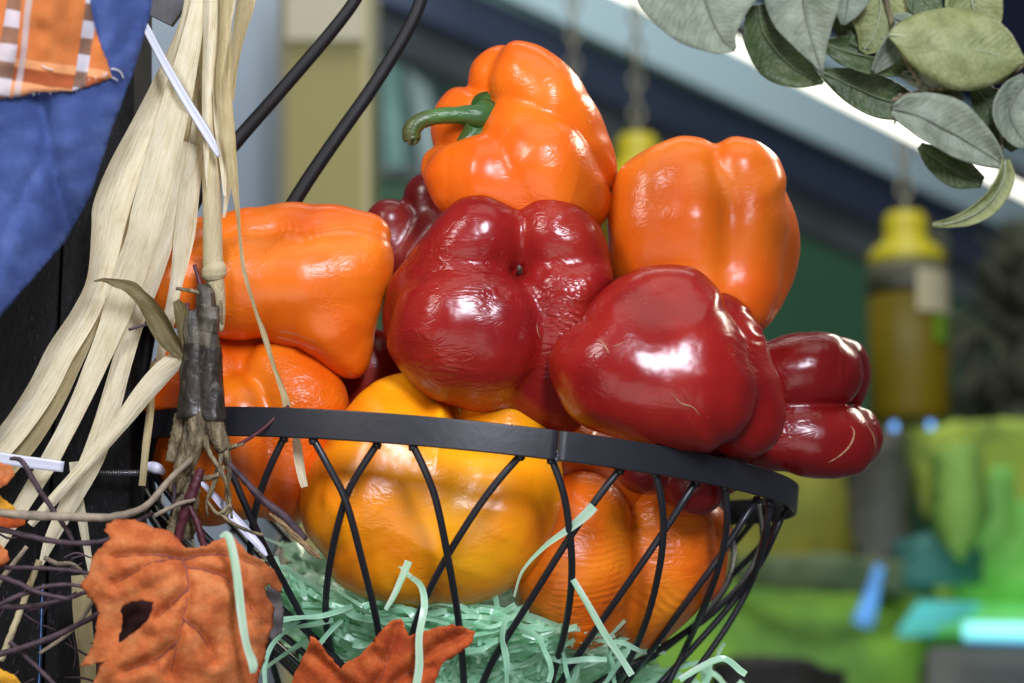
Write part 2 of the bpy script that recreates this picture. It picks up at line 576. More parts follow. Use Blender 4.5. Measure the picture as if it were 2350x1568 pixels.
def band(m, x, c, hw, soft=0.03):
    d = m.math('ABSOLUTE', m.math('SUBTRACT', x, c))
    return m.math('SUBTRACT', 1.0, m.math('SMOOTH_MIN', 1.0, m.math('MAXIMUM', m.math('DIVIDE', m.math('SUBTRACT', d, hw), soft), 0.0), 0.05))


OC, DKB, LTO, WHT = (0.62, 0.17, 0.030), (0.33, 0.085, 0.03), (0.72, 0.32, 0.14), (0.62, 0.66, 0.74)
_c0 = pl.mix(pl.noise(_pc.outputs['UV'], 3, 4), (0.50, 0.13, 0.03), (0.62, 0.22, 0.07))
_c0 = pl.mix(band(pl, _py, 1.36, 0.08), _c0, LTO)
_c0 = pl.mix(band(pl, _py, 1.66, 0.17), _c0, DKB)
_c0 = pl.mix(band(pl, _py, 2.03, 0.20), _c0, LTO)
_chk = pl.n('ShaderNodeTexWave'); _chk.wave_type = 'BANDS'; _chk.bands_direction = 'Y'; _chk.wave_profile = 'SIN'
_chk.inputs['Scale'].default_value = 0.40
pl.l(_pm.outputs[0], _chk.inputs[0])
_wb = pl.ramp(_chk.outputs[1], [(0.42, (0.16, 0.11, 0.085)), (0.58, (0.52, 0.54, 0.60))])
_c0 = pl.mix(pl.math('MULTIPLY', band(pl, _px, 2.08, 0.13), 0.88), _c0, _wb)
_c0 = pl.mix(pl.math('MULTIPLY', band(pl, _px, 0.33, 0.17), 0.8), _c0, _wb)
_c0 = pl.mix(pl.math('MULTIPLY', band(pl, _px, 0.68, 0.06), 0.7), _c0, (0.5, 0.48, 0.48))
pl.set(color=_c0, rough=0.95, spec=0.1, normal=pl.bump(pl.noise(_pc.outputs['UV'], 60, 2), 0.4, 0.0008))
PLAID = pl.m


# ------------------------------------------------------------------ the basket
RC_U, RC_V, RC_Z = 1060.07, 1051.99, -811.87
R = 876.13 * S
TILT, ROLL = 0.146956, 0.095854
RCEN = W(RC_U, RC_V, RC_Z)
cr, sr, ct, st = math.cos(ROLL), math.sin(ROLL), math.cos(TILT), math.sin(TILT)
cf = lambda x, y, z: RT * x - UP * y + FW * z           # camera frame, y down
RA = cf(cr, sr, 0)
RB = cf(-sr * st, cr * st, ct)
RN = -cf(-sr * ct, cr * ct, -st)                        # up out of the bowl
PH = np.array([0, 125, 244, 352, 454, 545, 613, 640]) * S
PR = np.array([0.988, 0.958, 0.885, 0.78, 0.645, 0.495, 0.40, 0.36]) * R


def bowl_r(h): return np.interp(h, PH, PR)


def bowl_pt(th, h, dr=0.0):
    r = bowl_r(h) + dr
    return RCEN + RA * (r * math.cos(th)) + RB * (r * math.sin(th)) - RN * h


def on_bowl(u, v, lift=0.0):
    """point where the line of sight meets the front of the bowl"""
    d = np.linspace(D0 - 0.04, D0 + 0.36, 1200)
    P = np.array([BG(u, v, x) for x in (d[0], d[-1])])
    P = P[0] + (P[1] - P[0]) * np.linspace(0, 1, 1200)[:, None]
    q = P - RCEN
    x, y, h = q @ RA, q @ RB, -(q @ RN)
    g = np.hypot(x, y) - np.interp(h, PH, PR)
    neg = np.where(g < 0)[0]
    i = neg[0] if len(neg) else int(np.argmin(g))
    return P[i] - FW * lift


basket = empty('wire_basket', RCEN - RN * 640 * S, 'round black wire basket with a flat rim holding the peppers', 'basket')
RIM_W, RIM_T = 68 * S * 1.02, 11 * S
th_j = math.atan2(-math.sqrt(1 - 0.262 ** 2), 0.262)


def rim_arc(t0, t1, n, dr=0.0, dz=0.0):
    V, F = [], []
    prof = [(-RIM_T, 0), (-0.0006, 0), (-0.00015, -0.0002), (0, -0.0006), (0, -RIM_W + 0.0006), (-0.00015, -RIM_W + 0.0002), (-0.0006, -RIM_W), (-RIM_T, -RIM_W)]
    k = len(prof)
    for t in np.linspace(t0, t1, n):
        d = RA * math.cos(t) + RB * math.sin(t)
        for (a, b) in prof:
            V.append(RCEN + d * (R + a + dr) + RN * (b + dz))
    for i in range(n - 1):
        for j in range(k):
            j2 = (j + 1) % k
            F.append((i * k + j, (i + 1) * k + j, (i + 1) * k + j2, i * k + j2))
    F.append(tuple(range(k))); F.append(tuple((n - 1) * k + j for j in range(k))[::-1])
    return V, F


gap = 0.0016
V, F = join([rim_arc(th_j + gap, th_j + 2 * math.pi - gap, 300)])
rim = mesh('rim', V, F, METAL, basket)
mod = rim.modifiers.new('edge', 'WEIGHTED_NORMAL'); mod.weight = 100; mod.keep_sharp = False
jd = RA * math.cos(th_j) + RB * math.sin(th_j)
jt = -RA * math.sin(th_j) + RB * math.cos(th_j)
wl = []
for k, (f, rr_) in enumerate([(-0.55, 3.0), (-0.72, 4.2), (-0.86, 5.0), (-0.97, 6.0), (-1.02, 4.5)]):
    c = RCEN + jd * (R - 1.0 * S) + RN * RIM_W * f + jt * (rnd.uniform(-2, 2) * S)
    wl.append(tube_geo([c - RN * rr_ * S, c - RN * rr_ * .5 * S, c, c + RN * rr_ * .5 * S, c + RN * rr_ * S], np.array([.3, .85, 1, .85, .3]) * rr_ * .6 * S, 8, 0.2, k))
V, F = join(wl)
mesh('weld_seam', V, F, plain('weld_metal', (0.06, 0.06, 0.08), 0.35, 0.5, 900), basket)

A_W = [[(720, 1008), (757, 1075), (795, 1150), (835, 1300), (868, 1440), (880, 1568)],
       [(948, 1022), (978, 1085), (1003, 1155), (1032, 1300), (1055, 1440), (1065, 1575)],
       [(1265, 1052), (1287, 1110), (1302, 1180), (1313, 1300), (1300, 1430), (1262, 1575)],
       [(1503, 1085), (1518, 1150), (1522, 1220), (1512, 1310), (1478, 1440), (1415, 1575)],
       [(1663, 1115), (1668, 1180), (1662, 1240), (1640, 1330), (1590, 1450), (1530, 1575)],
       [(1765, 1150), (1762, 1190), (1748, 1260), (1722, 1340), (1660, 1450), (1570, 1575)],
       [(515, 1040), (560, 1150), (610, 1260), (665, 1360), (710, 1450), (760, 1575)]]
B_W = [[(652, 1003), (620, 1070), (597, 1130), (580, 1200), (574, 1280), (590, 1400), (640, 1575)],
       [(866, 1018), (826, 1080), (790, 1150), (757, 1290), (746, 1400), (756, 1480), (775, 1575)],
       [(1195, 1045), (1150, 1095), (1100, 1160), (1030, 1270), (978, 1370), (945, 1460), (930, 1575)],
       [(1423, 1078), (1370, 1145), (1300, 1245), (1210, 1390), (1140, 1500), (1105, 1575)],
       [(1598, 1105), (1550, 1180), (1500, 1255), (1420, 1370), (1330, 1500), (1283, 1575)],
       [(1738, 1145), (1690, 1220), (1640, 1295), (1570, 1390), (1490, 1500), (1430, 1575)],
       [(1803, 1165), (1772, 1240), (1735, 1310), (1660, 1410), (1570, 1510), (1510, 1575)]]
WR = 8.6 * S


def wire(pts, lift):
    Q = catmull([p + (0,) for p in pts], 30)
    C = [on_bowl(q[0], q[1], lift) for q in Q]
    # ease the polyline so that it bends like a wire
    C = np.array(C)
    for _ in range(3): C[1:-1] = 0.25 * C[:-2] + 0.5 * C[1:-1] + 0.25 * C[2:]
    V, F = join([tube_geo(C, WR, 10), tube_geo([C[0] + RN * 0.0012, C[0] + RN * 0.0002, C[0] - RN * 0.0014, C[0] - RN * 0.0026], np.array([0.8, 1.25, 1.22, 0.9]) * WR, 10, 0.12, int(pts[0][0]))])
    mesh('wire', V, F, METAL, basket)


for p in A_W: wire(p, 0.0016)
for p in B_W: wire(p, -0.0012)
hh = np.linspace(20 * S, 632 * S, 26)
for k in range(15):
    for sg, dr, t0 in ((1, 0.0012, 0.02 + k * 0.24), (-1, -0.0012, 0.36 + k * 0.24)):
        C = [bowl_pt(t0 + sg * 0.78 * (h / (632 * S)) ** 0.9, h, dr - 0.001) for h in hh]
        V, F = tube_geo(C, WR, 8)
        mesh('wire', V, F, METAL, basket)
V, F = tube_geo([RCEN - RN * 636 * S + (RA * math.cos(t) + RB * math.sin(t)) * 0.365 * R for t in np.linspace(0, 2 * math.pi, 60)], WR * 1.2, 8)
mesh('base_ring', V, F, METAL, basket)
for pts in ([(815, -40, -560, 16), (815, 0, -556, 16), (790, 36, -552, 16), (740, 98, -548, 16.5), (640, 214, -540, 17), (545, 322, -532, 18), (470, 420, -520, 18), (370, 640, -500, 18), (318, 900, -480, 18)],
            [(985, -60, -640, 17), (966, 0, -632, 17), (948, 45, -626, 17), (915, 105, -618, 17), (850, 208, -600, 17.5), (760, 335, -575, 18), (680, 455, -555, 18.5), (560, 660, -525, 18.5), (420, 920, -500, 18.5)]):
    pts[0] = (pts[0][0] + (22 if pts[0][0] < 900 else 0),) + pts[0][1:]
    V, F = tube_px(pts, 40, 14, 0, 0, 0.8)
    mesh('hanger_rod', V, F, RODM, basket)


# ------------------------------------------------------------------ bell peppers
def cube_sphere(n):
    V, F, idx = [], [], {}

    def key(p):
        k = tuple(np.round(p, 6))
        if k not in idx:
            idx[k] = len(V); V.append(p)
        return idx[k]
    t = np.tan(np.linspace(-math.pi / 4, math.pi / 4, n + 1))
    for ax in range(3):
        for sg in (-1, 1):
            g = np.zeros((n + 1, n + 1), int)
            for i in range(n + 1):
                for j in range(n + 1):
                    p = np.zeros(3)
                    p[ax] = sg; p[(ax + 1) % 3] = t[i]; p[(ax + 2) % 3] = t[j]
                    g[i, j] = key(p)
            for i in range(n):
                for j in range(n):
                    q = (g[i, j], g[i + 1, j], g[i + 1, j + 1], g[i, j + 1])
                    F.append(q if sg > 0 else q[::-1])
    return nrm(np.array(V)), F


SPH_V, SPH_F = cube_sphere(72)


def smin(a, b, k):
    h = np.clip(0.5 + 0.5 * (b - a) / k, 0, 1)
    return b * (1 - h) + a * h - k * h * (1 - h)


def chain_sdf(P, ch):
    if len(ch) == 1:
        return np.linalg.norm(P - ch[0][:3], axis=1) - ch[0][3]
    best = None
    for a, b in zip(ch[:-1], ch[1:]):
        ba = b[:3] - a[:3]
        h = np.clip(((P - a[:3]) @ ba) / (ba @ ba + 1e-9), 0, 1)
        d = np.linalg.norm(P - a[:3] - h[:, None] * ba, axis=1) - (a[3] + (b[3] - a[3]) * h)
        best = d if best is None else smin(best, d, 60.0)
    return best


def lumps(P, seed, freq, amp):
    rr = np.random.default_rng(seed)
    out = np.zeros(len(P))
    for _ in range(7):
        d = nrm(rr.normal(size=3))
        f = freq * rr.uniform(0.6, 1.6)
        out += np.sin(P @ d * f + rr.uniform(0, 6.28))
    return amp * out / 3.0


def pepper(label, center, lobes, mat, k=20.0, seed=0, amp=2.2, core=None, press=False, outline=None, name='bell_pepper', group='bell peppers heaped in the wire basket', fold=None):
    """lobes: list of chains of (u, v, z, r); depth runs towards the camera"""
    c = np.array(center, float)
    ch = []
    for L in lobes:
        ch.append([np.array([a[0] - c[0], -(a[1] - c[1]), a[2] - c[2], a[3]], float) for a in L])
    Dr = SPH_V
    t = np.full(len(Dr), 520.0)

    def f(P):
        d = chain_sdf(P, ch[0])
        for L in ch[1:]: d = smin(d, chain_sdf(P, L), k)
        if core: d = smin(d, np.linalg.norm(P, axis=1) - core, k)
        return d
    for _ in range(46):
        d = f(Dr * t[:, None])
        t = np.maximum(t - d * 0.82, 8.0)
    P = Dr * t[:, None]
    disp = lumps(P, seed, 0.022, amp) + lumps(P, seed + 50, 0.06, amp * 0.2)
    if fold is not None:
        # shrivelled folds: real ridges across the given axis, strongest inside a soft region
        ax, wl, am, cen, rad = fold
        ax = np.array(ax, float); ax /= np.linalg.norm(ax)
        q = P @ ax + lumps(P, seed + 9, 0.02, 20) + lumps(P, seed + 19, 0.055, 8)
        m = np.exp(-(((P - np.array([cen[0] - c[0], -(cen[1] - c[1]), cen[2] - c[2]])) / np.array(rad)) ** 2).sum(1))
        m *= np.clip(0.45 + lumps(P, seed + 29, 0.05, 0.8), 0, 1)
        disp = disp + am * m * np.sin(q * 2 * math.pi / wl)
    P = P * (1 + disp / np.maximum(t, 30))[:, None]
    if outline is not None:
        # ease the silhouette to the measured profile; depth stays as built
        oc, pts = outline
        oc = np.array(oc, float)
        loc = np.array([(a - oc[0], -(b - oc[1])) for a, b in pts])
        ta, tr = np.arctan2(loc[:, 1], loc[:, 0]), np.hypot(loc[:, 0], loc[:, 1])
        ta = np.unwrap(ta)
        sh = np.array([oc[0] - c[0], -(oc[1] - c[1])])
        q = P[:, :2] - sh
        a, r = np.arctan2(q[:, 1], q[:, 0]), np.hypot(q[:, 0], q[:, 1])
        NB = 180
        b = ((a + math.pi) / (2 * math.pi) * NB).astype(int) % NB
        sil = np.zeros(NB)
        np.maximum.at(sil, b, r)
        for _ in range(2): sil = 0.25 * np.roll(sil, 1) + 0.5 * sil + 0.25 * np.roll(sil, -1)
        ang = -math.pi + (np.arange(NB) + 0.5) * 2 * math.pi / NB
        if ta[-1] < ta[0]: ta, tr = ta[::-1], tr[::-1]
        ratio = np.ones(NB)
        for m in (-1, 0, 1):
            g = ang + m * 2 * math.pi
            k_ = (g >= ta[0]) & (g <= ta[-1])
            ratio[k_] = np.interp(g[k_], ta, tr) / sil[k_]
            for e, i_ in ((ta[0], 0), (ta[-1], -1)):
                d_ = (ta[0] - g) if i_ == 0 else (g - ta[-1])
                o_ = (d_ > 0) & (d_ < 0.7)
                es = np.interp(((e + math.pi) % (2 * math.pi)) - math.pi, ang, sil)
                re_ = tr[i_] / es
                ratio[o_] = 1 + (re_ - 1) * (1 - d_[o_] / 0.7)
        for _ in range(3): ratio = 0.25 * np.roll(ratio, 1) + 0.5 * ratio + 0.25 * np.roll(ratio, -1)
        ratio = np.clip(ratio, 0.7, 1.4)
        rr_ = np.interp(a, np.concatenate([ang - 2 * math.pi, ang, ang + 2 * math.pi]), np.tile(ratio, 3))
        sl = np.interp(a, np.concatenate([ang - 2 * math.pi, ang, ang + 2 * math.pi]), np.tile(sil, 3))
        t_ = np.clip((r / sl - 0.15) / 0.85, 0, 1)
        t_ = t_ * t_ * (3 - 2 * t_)
        P = P.copy()
        P[:, :2] = sh + q * (1 + (rr_ - 1) * t_)[:, None]
    dep = D0 - c[2] * S
    Se = S * dep / D0
    O = W(c[0], c[1], c[2])
    V = O + Se * (P[:, :1] * RT + P[:, 1:2] * UP - P[:, 2:3] * FW)
    if press:
        # the skin gives where it leans on the wires
        q = V - RCEN
        x, y, h = q @ RA, q @ RB, -(q @ RN)
        r = np.hypot(x, y)
        lim = np.interp(h, PH, PR) - WR * 1.25
        lim = np.where(h < RIM_W, np.minimum(lim, R - RIM_T - 0.001), lim)
        d_ = r - lim
        ex = np.where(h > 0, 0.5 * (d_ + np.sqrt(d_ * d_ + (14 * S) ** 2)), 0)
        V = V - ((x / r)[:, None] * RA + (y / r)[:, None] * RB) * ex[:, None]
    o = mesh(name, V, SPH_F, mat, origin=O)
    tag(o, label, 'bell pepper', group)
    return o


# top orange pepper with the green stem
P1 = pepper('orange bell pepper on top of the heap with a curved green stem', (1210, 320, -450),
            [[(1132, 170, -510, 70), (1160, 235, -510, 60)],
             [(1205, 188, -455, 88), (1265, 240, -440, 92), (1330, 335, -455, 86), (1340, 392, -470, 74)],
             [(1195, 335, -395, 92), (1240, 390, -372, 110), (1265, 450, -390, 108), (1330, 470, -415, 62)],
             [(1058, 420, -400, 80), (1120, 425, -378, 100), (1180, 440, -378, 108)],
             [(1048, 262, -530, 68), (1085, 290, -500, 84), (1120, 330, -540, 100)],
             [(1022, 385, -460, 52), (1060, 395, -470, 66)]],
            pepper_mat('orange_pepper_skin', OR_D, OR_M, OR_L, (0, 0.9, 0), 0.35, 0.5, 0.40, 0.25, 330, 0.4, seed=0.3), 12, 1, 1.4, core=120, outline=((1205, 330), [(985, 440), (965, 400), (972, 355), (990, 330), (985, 290), (1000, 232), (1030, 197), (1073, 188), (1080, 140), (1120, 105), (1180, 92), (1240, 105), (1300, 150), (1350, 220), (1395, 310), (1418, 390), (1402, 450)]))
P2 = pepper('orange bell pepper standing upright at the right of the heap', (1600, 530, -440),
            [[(1500, 432, -430, 100), (1500, 540, -420, 104), (1530, 660, -410, 102)],
             [(1578, 402, -445, 88), (1582, 520, -405, 104), (1600, 680, -390, 104)],
             [(1697, 398, -440, 84), (1706, 520, -415, 92), (1686, 660, -400, 98)],
             [(1752, 500, -510, 82), (1752, 560, -510, 86), (1722, 670, -490, 84)],
             [(1600, 470, -560, 105), (1620, 640, -560, 105)]],
            pepper_mat('orange_pepper_skin_waxy', OR_D, (0.80, 0.150, 0.007), (0.85, 0.22, 0.014), (0, 0, 0), 0.3, 0.5, 0.36, 0.27, 300, 0.5, seed=1.2), 22, 2, 1.0, core=100, outline=((1610, 540), [(1400, 640), (1396, 550), (1400, 450), (1420, 390), (1480, 345), (1560, 312), (1610, 316), (1645, 330), (1680, 312), (1740, 325), (1790, 365), (1810, 440), (1842, 530), (1835, 620), (1800, 700), (1755, 760)]))
P3 = pepper('orange bell pepper lying on its side behind the corn stalk, clear sticker below', (660, 640, -420),
            [[(440, 552, -430, 68), (560, 540, -425, 68), (720, 532, -430, 62), (828, 544, -440, 54)],
             [(430, 655, -385, 100), (560, 655, -375, 106), (700, 655, -370, 106), (795, 640, -385, 98), (800, 700, -385, 84)],
             [(560, 690, -400, 88), (690, 715, -385, 90), (770, 750, -382, 82), (790, 796, -395, 66)],
             [(480, 640, -540, 110), (760, 680, -540, 120)]],
            pepper_mat('orange_pepper_skin_ribbed', (0.70, 0.105, 0.004), (0.80, 0.155, 0.006), (0.84, 0.22, 0.012), (0, 0, 1.57), 0.42, 0.5, 0.36, 0.3, 300, 0.5, seed=2.6), 22, 3, 1.0, core=80,
            fold=((0.5, 0.3, 0.2), 15, 1.2, (760, 545, -380), (150, 30, 90)),
            outline=((680, 650), [(510, 490), (600, 475), (720, 470), (820, 480), (870, 496), (893, 520), (900, 560), (906, 600), (898, 645), (882, 690), (868, 735), (860, 780), (855, 815), (846, 846), (830, 866), (808, 872), (785, 865), (740, 835), (690, 800), (600, 775), (510, 778)]))
P4 = pepper('dark red bell pepper at the back, half hidden below the topmost pepper', (935, 540, -660),
            [[(895, 515, -640, 56), (905, 600, -640, 60)], [(985, 455, -665, 60), (990, 560, -660, 70)], [(1005, 545, -620, 58), (960, 620, -620, 70)], [(900, 560, -740, 80), (980, 560, -740, 80)]],
            pepper_mat('dark_red_pepper_skin', (0.12, 0.006, 0.006), (0.17, 0.010, 0.010), (0.26, 0.03, 0.02), (0.4, 0, 0), 0.5, 0.5, 0.6, 0.26, 300, 0.6, sss=0.05, seed=3.1), 20, 4, 1.6, core=60)
P5 = pepper('red bell pepper in the middle of the heap, puckered blossom end facing out', (1165, 690, -330),
            [[(1118, 552, -268, 84), (1062, 562, -275, 86), (1020, 640, -310, 90), (990, 730, -365, 100)],
             [(1262, 550, -280, 84), (1312, 562, -290, 84), (1315, 640, -360, 88)],
             [(1095, 690, -236, 84), (1142, 735, -224, 84), (1050, 748, -232, 116), (1040, 800, -262, 118), (1120, 800, -246, 98), (1120, 860, -300, 84)],
             [(1272, 672, -248, 74), (1330, 680, -258, 80), (1292, 765, -280, 88), (1235, 850, -330, 90), (1250, 890, -365, 92), (1275, 925, -390, 80)],
             [(1160, 700, -450, 195)]],
            pepper_mat('red_pepper_skin', RE_D, RE_M, RE_L, (0, 0.5, 0.6), 0.58, 0.5, 0.60, 0.22, 280, 0.36, sss=0.06, seed=4.4), 30, 5, 1.6,
            fold=((0.5, 0.9, 0.3), 17, 2.4, (1310, 700, -150), (100, 140, 150)),
            outline=((1165, 690), [(950, 880), (885, 790), (875, 720), (890, 650), (930, 600), (985, 530), (1020, 490), (1060, 455), (1110, 450), (1160, 472), (1192, 482), (1240, 455), (1310, 465), (1370, 510), (1395, 570), (1408, 640), (1375, 700)]))
P6 = pepper('large smooth red bell pepper resting on the front right of the basket rim', (1500, 830, -190),
            [[(1528, 712, -225, 100), (1440, 820, -180, 130), (1412, 852, -170, 136), (1500, 885, -150, 130), (1588, 888, -150, 122), (1582, 820, -165, 116), (1528, 720, -215, 100)],
             [(1668, 760, -300, 82), (1682, 830, -285, 92), (1688, 935, -260, 106)],
             [(1500, 830, -310, 140)]],
            pepper_mat('red_pepper_skin_smooth', RE_D, (0.265, 0.010, 0.008), (0.33, 0.024, 0.011), (0, 0, 0.8), 0.34, 0.5, 0.30, 0.22, 280, 0.36, sss=0.06, seed=8.3), 18, 6, 1.0, outline=((1515, 840), [(1400, 1000), (1310, 960), (1275, 900), (1256, 830), (1270, 790), (1330, 735), (1400, 650), (1450, 620), (1520, 607), (1600, 615), (1650, 660), (1712, 690), (1755, 750), (1780, 830), (1807, 900), (1812, 960), (1790, 1020), (1740, 1055), (1650, 1042), (1590, 1034), (1500, 1022)]),
            fold=((0.4, 1, 0), 19, 3.6, (1730, 760, -220), (55, 85, 120)))
P7 = pepper('red bell pepper overhanging the right end of the basket rim, two stacked lobes in view', (1850, 935, -600),
            [[(1720, 868, -580, 84), (1800, 856, -568, 84), (1860, 850, -562, 80), (1902, 856, -562, 72)],
             [(1850, 850, -680, 62), (1934, 845, -660, 60), (1944, 878, -660, 54)],
             [(1720, 1005, -565, 82), (1800, 1008, -555, 82), (1870, 1014, -547, 80), (1926, 1010, -552, 72)],
             [(1900, 1000, -650, 72), (1954, 1004, -640, 68)],
             [(1740, 930, -620, 110)]],
            pepper_mat('red_pepper_skin_glossy', (0.16, 0.005, 0.006), (0.23, 0.009, 0.009), (0.30, 0.020, 0.012), (0, 0, 1.57), 0.45, 0.5, 0.46, 0.21, 280, 0.4, sss=0.06, seed=6.6), 11, 7, 1.4, core=60, fold=((1, 0.5, 0), 15, 2.0, (1930, 860, -520), (50, 60, 90)), outline=((1880, 930), [(1757, 785), (1850, 763), (1930, 772), (1985, 790), (2008, 850), (1998, 900), (1985, 930), (2020, 965), (2034, 1010), (2012, 1060), (1950, 1090), (1880, 1096), (1800, 1080)]))
P8 = pepper('deep orange bell pepper at the left of the basket behind the rooted stem', (590, 1010, -440),
            [[(600, 850, -500, 96), (530, 882, -480, 106), (455, 880, -440, 98), (440, 1010, -430, 112), (480, 1110, -450, 100)],
             [(642, 862, -405, 84), (690, 930, -395, 98), (660, 1080, -410, 120)],
             [(555, 960, -372, 104), (560, 1080, -380, 110)],
             [(560, 1000, -540, 150)]],
            pepper_mat('deep_orange_pepper_skin', (0.70, 0.095, 0.003), (0.80, 0.150, 0.005), (0.86, 0.24, 0.010), (0, 0.4, 0), 0.5, 0.5, 0.56, 0.27, 300, 0.6, seed=7.7), 15, 8, 1.2, press=True)
P9 = pepper('large yellow-orange bell pepper at the front, its belly against the crossing wires', (1000, 1130, -330),
            [[(925, 932, -340, 74), (880, 1040, -300, 126), (850, 1150, -285, 148), (890, 1230, -295, 126)],
             [(1110, 955, -380, 80), (1170, 1000, -355, 92), (1165, 1120, -335, 118)],
             [(1125, 1110, -305, 120), (1120, 1180, -295, 140), (1080, 1240, -300, 120)],
             [(970, 1120, -300, 160), (990, 1200, -295, 155), (960, 1250, -310, 120)],
             [(1000, 1130, -450, 180)]],
            pepper_mat('yellow_orange_pepper_skin', YE_D, YE_M, YE_L, (0, 0.3, 0), 0.34, 0.5, 0.42, 0.26, 320, 0.5, seed=8.1), 36, 9, 1.0, press=True,
            outline=((1000, 1130), [(700, 1100), (750, 1020), (800, 935), (850, 880), (930, 855), (985, 880), (1015, 898), (1060, 868), (1130, 875), (1200, 910), (1255, 965), (1290, 1060), (1292, 1130), (1270, 1220), (1220, 1310), (1130, 1370), (1000, 1387), (850, 1372), (770, 1330), (720, 1240), (690, 1170)]))
P10 = pepper('wrinkled orange bell pepper low in the right of the basket under the red ones', (1440, 1290, -450),
             [[(1335, 1190, -420, 110), (1310, 1290, -410, 134), (1320, 1380, -440, 120)],
              [(1530, 1210, -500, 100), (1512, 1296, -510, 114), (1460, 1370, -560, 104)],
              [(1440, 1300, -540, 160)]],
             pepper_mat('wrinkled_orange_pepper_skin', OR_D, (0.83, 0.175, 0.006), (0.87, 0.27, 0.012), (0, 0, 0.1), 0.45, 0.5, 0.85, 0.3, 260, 0.3, seed=9.5), 24, 10, 1.2, press=True, outline=((1440, 1290), [(1590, 1120), (1632, 1170), (1648, 1240), (1640, 1340), (1590, 1440), (1520, 1500)]),
             fold=((0.12, 1, 0), 19, 1.5, (1450, 1300, -310), (260, 190, 200)))
P11 = pepper('dark red bell pepper inside the basket, seen only below the rim at the right', (1570, 1090, -330),
             [[(1480, 1060, -290, 74), (1490, 1000, -310, 80)], [(1590, 1095, -310, 88), (1590, 1030, -330, 90)], [(1650, 1060, -420, 86)]],
             pepper_mat('maroon_pepper_skin', (0.14, 0.005, 0.006), (0.19, 0.008, 0.009), (0.25, 0.02, 0.012), (0, 0, 0), 0.3, 0.5, 0.4, 0.24, 300, 0.5, sss=0.05, seed=10.2), 14, 11, 1.4, core=70, press=True)
P12 = pepper('orange bell pepper at the right wall of the basket, a sliver behind the wrinkled one', (1590, 1290, -640),
             [[(1588, 1225, -620, 88), (1580, 1310, -620, 84)], [(1530, 1270, -640, 105)], [(1550, 1270, -720, 100)]],
             pepper_mat('orange_pepper_skin_back', OR_D, OR_M, OR_L, (0, 0, 0), 0.3, 0.5, 0.4, 0.27, 300, 0.5, seed=11.4), 20, 12, 1.4, press=True)
P13 = pepper('orange bell pepper deep in the basket, in the gap left of the wrinkled one', (1330, 1120, -560),
             [[(1275, 1005, -520, 84), (1290, 1080, -540, 100), (1290, 1180, -530, 100)], [(1400, 1080, -540, 100), (1400, 1180, -540, 100)], [(1340, 1120, -640, 120)]],
             pepper_mat('orange_pepper_skin_deep', OR_D, OR_M, OR_L, (0, 0, 0), 0.3, 0.5, 0.4, 0.27, 300, 0.5, seed=12.1), 20, 13, 1.4, press=True)
P14 = pepper('added dark red filler pepper in the shadowed gap between the middle peppers', (900, 880, -600),
             [[(860, 850, -580, 95), (860, 950, -580, 95)], [(980, 870, -580, 95), (980, 960, -580, 95)], [(900, 890, -700, 110)]],
             pepper_mat('filler_red_pepper_skin', (0.20, 0.008, 0.006), (0.27, 0.014, 0.008), (0.33, 0.03, 0.012), (0, 0, 0), 0.3, 0.5, 0.4, 0.27, 300, 0.5, sss=0.05, seed=13.3), 20, 14, 1.4)  # filler pepper added where the gap holds only shadow

# stem parts
gs = M('green_pepper_stem')
_gf = gs.noise(gs.coord('Object'), 55, 4, 0.6)
_gz = gs.n('ShaderNodeTexCoord'); _gx = gs.n('ShaderNodeSeparateXYZ'); gs.l(_gz.outputs['Object'], _gx.inputs[0])
_gt = gs.math('ADD', gs.math('MULTIPLY', _gx.outputs[0], 22.0), gs.math('MULTIPLY', _gf, 0.55))
gs.set(color=gs.ramp(gs.math('ADD', _gt, 1.15), [(0.06, (0.10, 0.085, 0.03)), (0.22, (0.055, 0.085, 0.022)), (0.42, (0.055, 0.15, 0.025)), (0.8, (0.025, 0.095, 0.018))]),
       rough=0.36, normal=gs.bump(gs.noise(gs.coord('Object', (0.3, 1, 1)), 500, 3), 0.5, 0.001), sss=0.1, ssss=0.003)
GREEN = gs.m


def stem(parent, name, geos, mat):
    V, F = join(geos)
    return mesh(name, V, F, mat, parent)


g1 = tube_px([(1125, 268, -420, 40), (1098, 268, -395, 33), (1060, 265, -378, 23), (1015, 266, -366, 20), (975, 274, -360, 20), (950, 290, -358, 22), (944, 308, -358, 23), (946, 322, -358, 22)], 30, 14, 0.05, 4)
teeth = [tube_px([(946 + dx, 318, -358 + dz, 7), (943 + dx, 326 + dy, -358 + dz, 4), (941 + dx, 331 + dy, -358 + dz, 1)], 6, 6, 0.2, i) for i, (dx, dy, dz) in enumerate([(-14, -4, 6), (-4, 2, 14), (8, 4, 10), (14, 0, 0), (2, 3, -10)])]
st1 = stem(P1, 'stem', [g1] + teeth, GREEN)
cal = [tube_px([(1118, 262, -418, 38), (1104, 266, -402, 36), (1090, 268, -392, 30)], 8, 14, 0.05, 1)]
for i, L in enumerate([[(1098, 278, -384, 22), (1084, 298, -372, 22, 10), (1066, 318, -366, 16, 10), (1046, 334, -372, 4)], [(1098, 258, -392, 22), (1104, 238, -404, 24, -10), (1114, 222, -424, 14), (1122, 214, -440, 4)],
                       [(1092, 250, -412, 16), (1090, 236, -430, 14), (1096, 224, -450, 4)]]):
    a_, b_, _u = ribbon_geo(L, 12, 5, 0.5, 3.0, i)
    cal.append((a_, b_)); cal.append((a_ + FW * 6 * S, b_))
stem(P1, 'calyx', cal, GREEN)
dry = plain('dried_blossom_scar', (0.10, 0.09, 0.07), 0.7, 0.4, 900)
stem(P5, 'blossom_scar', [tube_px([(1192, 628, -262, 7), (1192, 617, -232, 6), (1190, 610, -226, 3)], 8, 8, 0.25, 3)], dry)
